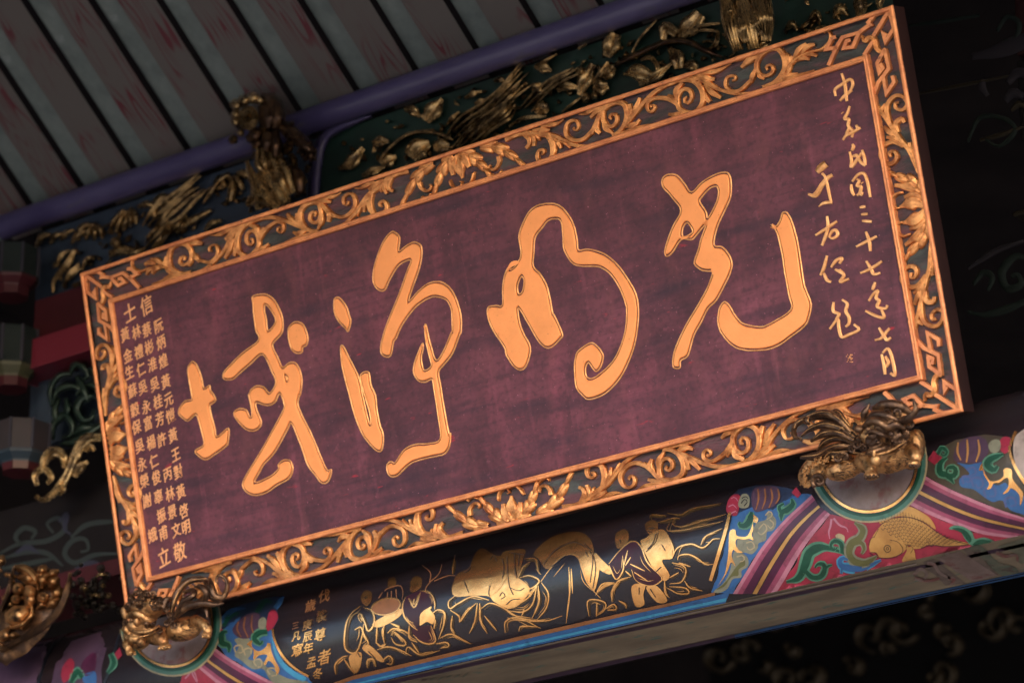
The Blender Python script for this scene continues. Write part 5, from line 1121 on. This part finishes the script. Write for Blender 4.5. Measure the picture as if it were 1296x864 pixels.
def fur(L, o, cx, cy, Y, rx, ry, rz, rot, n, flow=0.0, ln=26):
    """short chased strokes lying on the front of a rounded form"""
    k = 1.0 / ORG[o][2]; b = MB(); rr = radians(rot)
    for i in range(n):
        r = sqrt(random.random()) * .93; a = random.uniform(0, 2 * pi); u, v = r * cos(a), r * sin(a)
        P = []
        for j in range(3):
            t = (j - 1) * ln * .5; uu = u + t * cos(flow + v) / rx; vv = v + t * sin(flow + v) / ry + .05 * (j == 1)
            q = uu * uu + vv * vv
            if q > .97: P = None; break
            x, y = uu * rx, vv * ry; m_ = .00178 * k
            P.append((cx + x * cos(rr) - y * sin(rr), cy + x * sin(rr) + y * cos(rr), Y - sqrt(1 - q) * rz * m_ * .93))
        if P: tube(b, o, P, [1.2, 3.0, 1.0], 5, 6)
    tag(b.obj('chased_fur', BRONZE, L), kind='stuff')
# ---- right beast
L = empty('carved_beast', 'gilded crouching horned beast with flame tail holding up the right end of the board', 'carving')
b = MB(); o = 'X'
ell(b, o, 735, 565, .09, 165, 92, 120, -24); ell(b, o, 845, 520, .12, 70, 130, 110, 10); ell(b, o, 430, 632, .09, 130, 76, 110, -20)
ell(b, o, 560, 600, .08, 80, 70, 90); ell(b, o, 700, 330, .07, 150, 90, 120, -10); ell(b, o, 640, 420, .04, 125, 90, 100, -15)
tube(b, o, [(560, 570, .05), (575, 620, .03), (590, 665, .02)], [48, 40, 36]); ell(b, o, 590, 680, .015, 52, 30, 48, -5)
tube(b, o, [(830, 520, .06), (860, 560, .04), (855, 600, .04)], [50, 42, 34]); ell(b, o, 850, 608, .03, 42, 26, 42)
tube(b, o, [(210, 735, .07), (175, 690, .08), (215, 620, .09), (310, 575, .09), (420, 590, .09)], [26, 34, 40, 44, 60])
ell(b, o, 300, 640, .09, 110, 60, 80, -25)
fuse(b, 'body', GOLDLION, L)
b = MB()
ell(b, o, 605, 468, -.005, 58, 44, 60, -10); ell(b, o, 600, 440, -.02, 34, 24, 40); ell(b, o, 640, 520, .005, 92, 30, 60, -18); ell(b, o, 520, 400, .01, 38, 30, 40); ell(b, o, 760, 440, .02, 70, 50, 60, -25)
ell(b, o, 690, 380, .0, 90, 60, 70, -10); ell(b, o, 570, 475, -.015, 18, 16, 24); ell(b, o, 632, 478, -.02, 18, 16, 24)
fuse(b, 'head', BRONZE, L, .0026)
b = MB()
tube(b, o, [(545, 385, -.01), (590, 350, -.02), (640, 355, -.025), (690, 385, -.02), (740, 370, -.015), (795, 395, 0)], [16, 26, 28, 26, 24, 12])
tube(b, o, [(560, 340, 0), (620, 310, -.01), (690, 320, -.01), (760, 350, 0)], [14, 24, 26, 14]); tube(b, o, [(600, 270, .02), (680, 250, .01), (760, 260, .02), (830, 300, .04)], [14, 30, 34, 20])
tube(b, o, [(555, 425, -.03), (600, 410, -.04), (650, 430, -.04), (700, 445, -.02)], [8, 14, 14, 8])
b.obj('brow', BRONZE, L)
fur(L, o, 735, 565, .09, 165, 92, 120, -24, 110, .2); fur(L, o, 845, 520, .12, 70, 130, 110, 10, 50, 1.4); fur(L, o, 430, 632, .09, 130, 76, 110, -20, 90, .1); fur(L, o, 300, 640, .09, 110, 60, 80, -25, 50, 2.4)
b = MB(); tube(b, o, [(775, 350, 0), (825, 325, -.02), (858, 280, -.025), (846, 212, -.03)], [30, 26, 18, 5]); b.obj('horn', BRONZE, L)
b = MB(); tube(b, o, [(535, 350, 0), (548, 300, -.01), (580, 245, -.01)], [12, 22, 6]); b.obj('horn', BRONZE, L)
b = MB()
for x, y in ((572, 398), (712, 428)): ell(b, o, x, y, -.03, 19, 16, 18)
b.obj('eye', BRONZE, L)
for i, (P, R) in enumerate([([(500, 440), (400, 350), (300, 322), (200, 335), (128, 375), (122, 440), (165, 462)], [10, 22, 24, 22, 20, 16, 8]), ([(490, 455), (400, 395), (300, 372), (215, 400), (165, 440)], [10, 22, 26, 20, 8]), ([(485, 470), (390, 425), (300, 425), (225, 470)], [10, 20, 24, 10]), ([(478, 488), (390, 455), (310, 475), (262, 525)], [10, 20, 22, 10]),
        ([(480, 505), (400, 500), (330, 520), (260, 560), (160, 572)], [10, 20, 24, 26, 10]), ([(470, 420), (400, 350), (330, 305), (260, 305), (190, 330)], [10, 20, 24, 22, 10]), ([(470, 400), (425, 350), (385, 300), (330, 300)], [8, 20, 24, 12]), ([(450, 380), (420, 390), (390, 420), (440, 470)], [8, 18, 16, 6]), ([(210, 330), (200, 350), (215, 370)], [10, 20, 8]), ([(470, 520), (400, 545), (330, 550), (290, 600)], [8, 20, 22, 8])]):
    b = MB(); n = len(P); tube(b, o, [(x, y, .055 - .012 * (i % 3) - .01 * math.sin(j * 1.3)) for j, (x, y) in enumerate(P)], R); b.obj('tail_flame', BRONZE, L)
    b = MB(); tube(b, o, [(x + 2, y - 9, .055 - .012 * (i % 3) - .01 * math.sin(j * 1.3) - .013) for j, (x, y) in enumerate(P)], [1.5, 4, 4, 1.5], 6); b.obj('tail_ridge', GOLDLION, L)
b = MB()
for x, y, r, s in ((500, 490, 30, 1), (545, 510, 24, -1), (470, 520, 26, 1), (800, 420, 28, -1), (775, 465, 26, 1), (730, 480, 24, -1), (820, 370, 26, 1), (690, 300, 32, 1), (640, 330, 24, -1), (745, 300, 26, -1), (385, 570, 28, 1), (430, 560, 22, -1), (520, 450, 24, -1), (690, 500, 20, 1)):
    b = MB(); spiral3(b, o, x, y, .012 if x > 600 else .03, r, 8.5, random.uniform(0, 6), 1.5, .02, s); b.obj('mane_curl', BRONZE, L)
b = MB()
spiral3(b, o, 272, 712, .03, 42, 16, 2.2, 1.4, .03, 1); ell(b, o, 272, 715, .035, 36, 34, 40); b.obj('curled_foot', BRONZE, L)
for x in (556, 580, 604, 628): b = MB(); ell(b, o, x, 690 - (x - 556) * .08, -.005, 13, 15, 20); b.obj('claw', BRONZE, L)
for x in (828, 850, 872): b = MB(); ell(b, o, x, 620, .012, 13, 14, 18); b.obj('claw', BRONZE, L)
b = MB(); ell(b, o, 617, 585, -.01, 34, 38, 36); tube(b, o, [(480, 540, .0), (600, 552, -.02), (700, 530, -.005), (800, 470, .0)], [5, 6, 6, 5], 6); ell(b, o, 606, 545, -.03, 12, 26, 12); b.obj('bell', GOLDLION, L)
b = MB(); random.seed(3)
for i in range(120):
    a = random.random(); x = 175 + 230 * a * a + random.uniform(-18, 18); y = 740 - 330 * a + 165 * a * a + random.uniform(-22, 22)
    if x > 330 and y > 600: continue
    ell(b, o, x, y, .045 - .0 * a, random.uniform(6, 11), random.uniform(6, 11), 12, 0, 6)
b.obj('tail_tuft', GOLDLION, L)
# ---- left beast
L = empty('carved_beast', 'gilded crouching curly maned beast holding up the left end of the board', 'carving')
b = MB(); o = 'Y'
ell(b, o, 700, 590, .09, 150, 96, 130, -16); ell(b, o, 330, 660, .08, 110, 95, 110, 10); ell(b, o, 490, 640, .08, 100, 80, 110, -5); ell(b, o, 400, 430, .07, 150, 110, 110, -15)
tube(b, o, [(780, 520, .07), (860, 560, .05), (890, 620, .05)], [46, 44, 34]); ell(b, o, 872, 640, .045, 46, 26, 40)
tube(b, o, [(500, 640, .03), (530, 680, .02), (550, 715, .02)], [56, 50, 36]); ell(b, o, 545, 730, .01, 60, 26, 50, -8); ell(b, o, 285, 775, .04, 46, 24, 40)
tube(b, o, [(250, 700, .05), (270, 750, .04)], [40, 34])
fuse(b, 'body', GOLDLION, L)
b = MB()
ell(b, o, 345, 560, .0, 95, 70, 90, -8); ell(b, o, 330, 535, -.04, 30, 40, 40); ell(b, o, 260, 590, .01, 50, 42, 50); ell(b, o, 420, 590, .01, 60, 36, 60, -15); ell(b, o, 330, 660, .02, 80, 50, 60); ell(b, o, 230, 450, .03, 34, 40, 40)
ell(b, o, 240, 480, .03, 30, 36, 40)
fuse(b, 'head', GOLDLION, L, .0026)
b = MB()
tube(b, o, [(255, 500, -.01), (310, 470, -.04), (360, 480, -.045), (420, 520, -.03), (480, 510, 0)], [14, 26, 28, 26, 12]); tube(b, o, [(280, 590, -.03), (350, 615, -.04), (440, 600, -.03), (500, 560, -.01)], [8, 12, 12, 8])
tube(b, o, [(220, 630, -.0), (300, 650, -.04), (400, 640, -.03), (520, 590, .01)], [4, 6, 6, 4], 6)
b.obj('brow', GOLDLION, L)
b = MB()
for x, y in ((290, 520), (405, 545)): ell(b, o, x, y, -.035, 20, 17, 20)
b.obj('eye', BRONZE, L)
b = MB(); random.seed(5)
for i in range(26):
    a = random.random(); x = 230 + 330 * a + random.uniform(-25, 25); y = 400 - 90 * sin(a * pi) + 70 * a + random.uniform(-50, 45); b = MB()
    spiral3(b, o, x, y, .03 - .02 * sin(a * pi), random.uniform(22, 34), 9.5, random.uniform(0, 6), 1.5, .02, random.choice((1, -1))); b.obj('mane_curl', BRONZE, L)
for x, y in ((400, 580), (450, 540), (560, 540), (600, 520), (250, 570), (235, 540), (500, 600), (620, 560), (590, 480)):
    b = MB(); spiral3(b, o, x, y, .01, 26, 9, random.uniform(0, 6), 1.4, .02); b.obj('mane_curl', BRONZE, L)
fur(L, o, 700, 590, .09, 150, 96, 130, -16, 110, .1); fur(L, o, 330, 660, .08, 110, 95, 110, 10, 60, 1.2); fur(L, o, 490, 640, .08, 100, 80, 110, -5, 60, 1.0)
for i, (P, R) in enumerate([([(600, 500), (610, 400), (650, 300), (720, 225), (800, 200), (890, 205)], [10, 24, 28, 26, 24, 12]), ([(620, 500), (690, 380), (770, 330), (770, 290), (700, 300), (690, 350)], [10, 22, 26, 22, 16, 8]), ([(640, 500), (720, 420), (840, 390), (950, 400), (1010, 385)], [10, 26, 28, 22, 8]), ([(850, 210), (900, 260), (910, 330), (970, 370), (1000, 400)], [14, 30, 34, 28, 10]),
        ([(900, 200), (915, 260), (940, 330), (1000, 340), (1035, 270), (1020, 200), (970, 170), (945, 215), (965, 235)], [12, 22, 26, 26, 22, 18, 14, 12, 7]), ([(780, 260), (830, 260), (870, 300), (860, 360), (800, 370)], [8, 22, 26, 22, 10]), ([(840, 400), (870, 440), (880, 500)], [12, 20, 14]), ([(640, 440), (720, 400), (800, 400), (880, 380)], [12, 30, 30, 12]), ([(570, 470), (540, 420), (560, 360), (610, 350)], [10, 26, 24, 10])]):
    b = MB(); tube(b, o, [(x, y, .045 - .01 * (i % 3) - .012 * math.sin(j * 1.1)) for j, (x, y) in enumerate(P)], R); b.obj('tail_flame', BRONZE, L)
b = MB(); tube(b, o, [(590, 490, .01), (610, 400, .0), (660, 290, .0), (740, 215, .0), (870, 195, .01)], [3, 6, 5, 4], 6); b.obj('tail_ridge', GOLDLION, L)
for x in (505, 530, 556, 582): b = MB(); ell(b, o, x, 742 - (x - 505) * .12, -.01, 15, 14, 22); b.obj('claw', GOLDLION, L)
for x in (262, 286, 310): b = MB(); ell(b, o, x, 785, .012, 14, 13, 20); b.obj('claw', GOLDLION, L)
for x in (845, 868, 890): b = MB(); ell(b, o, x, 648, .02, 13, 13, 18); b.obj('claw', GOLDLION, L)
b = MB(); ell(b, o, 362, 690, -.0, 36, 36, 40); b.obj('bell', GOLDLION, L)

for o in COL.objects:
    n = o.name.split('.')[0]
    if n == 'carved_beast': o['group'] = 'gilded beasts holding up the name board'
    elif n == 'hanging_boss': o['group'] = 'gilded hanging bosses above the name board'
    elif n == 'gilded_screen': o['group'] = 'carved screens behind the top of the name board'
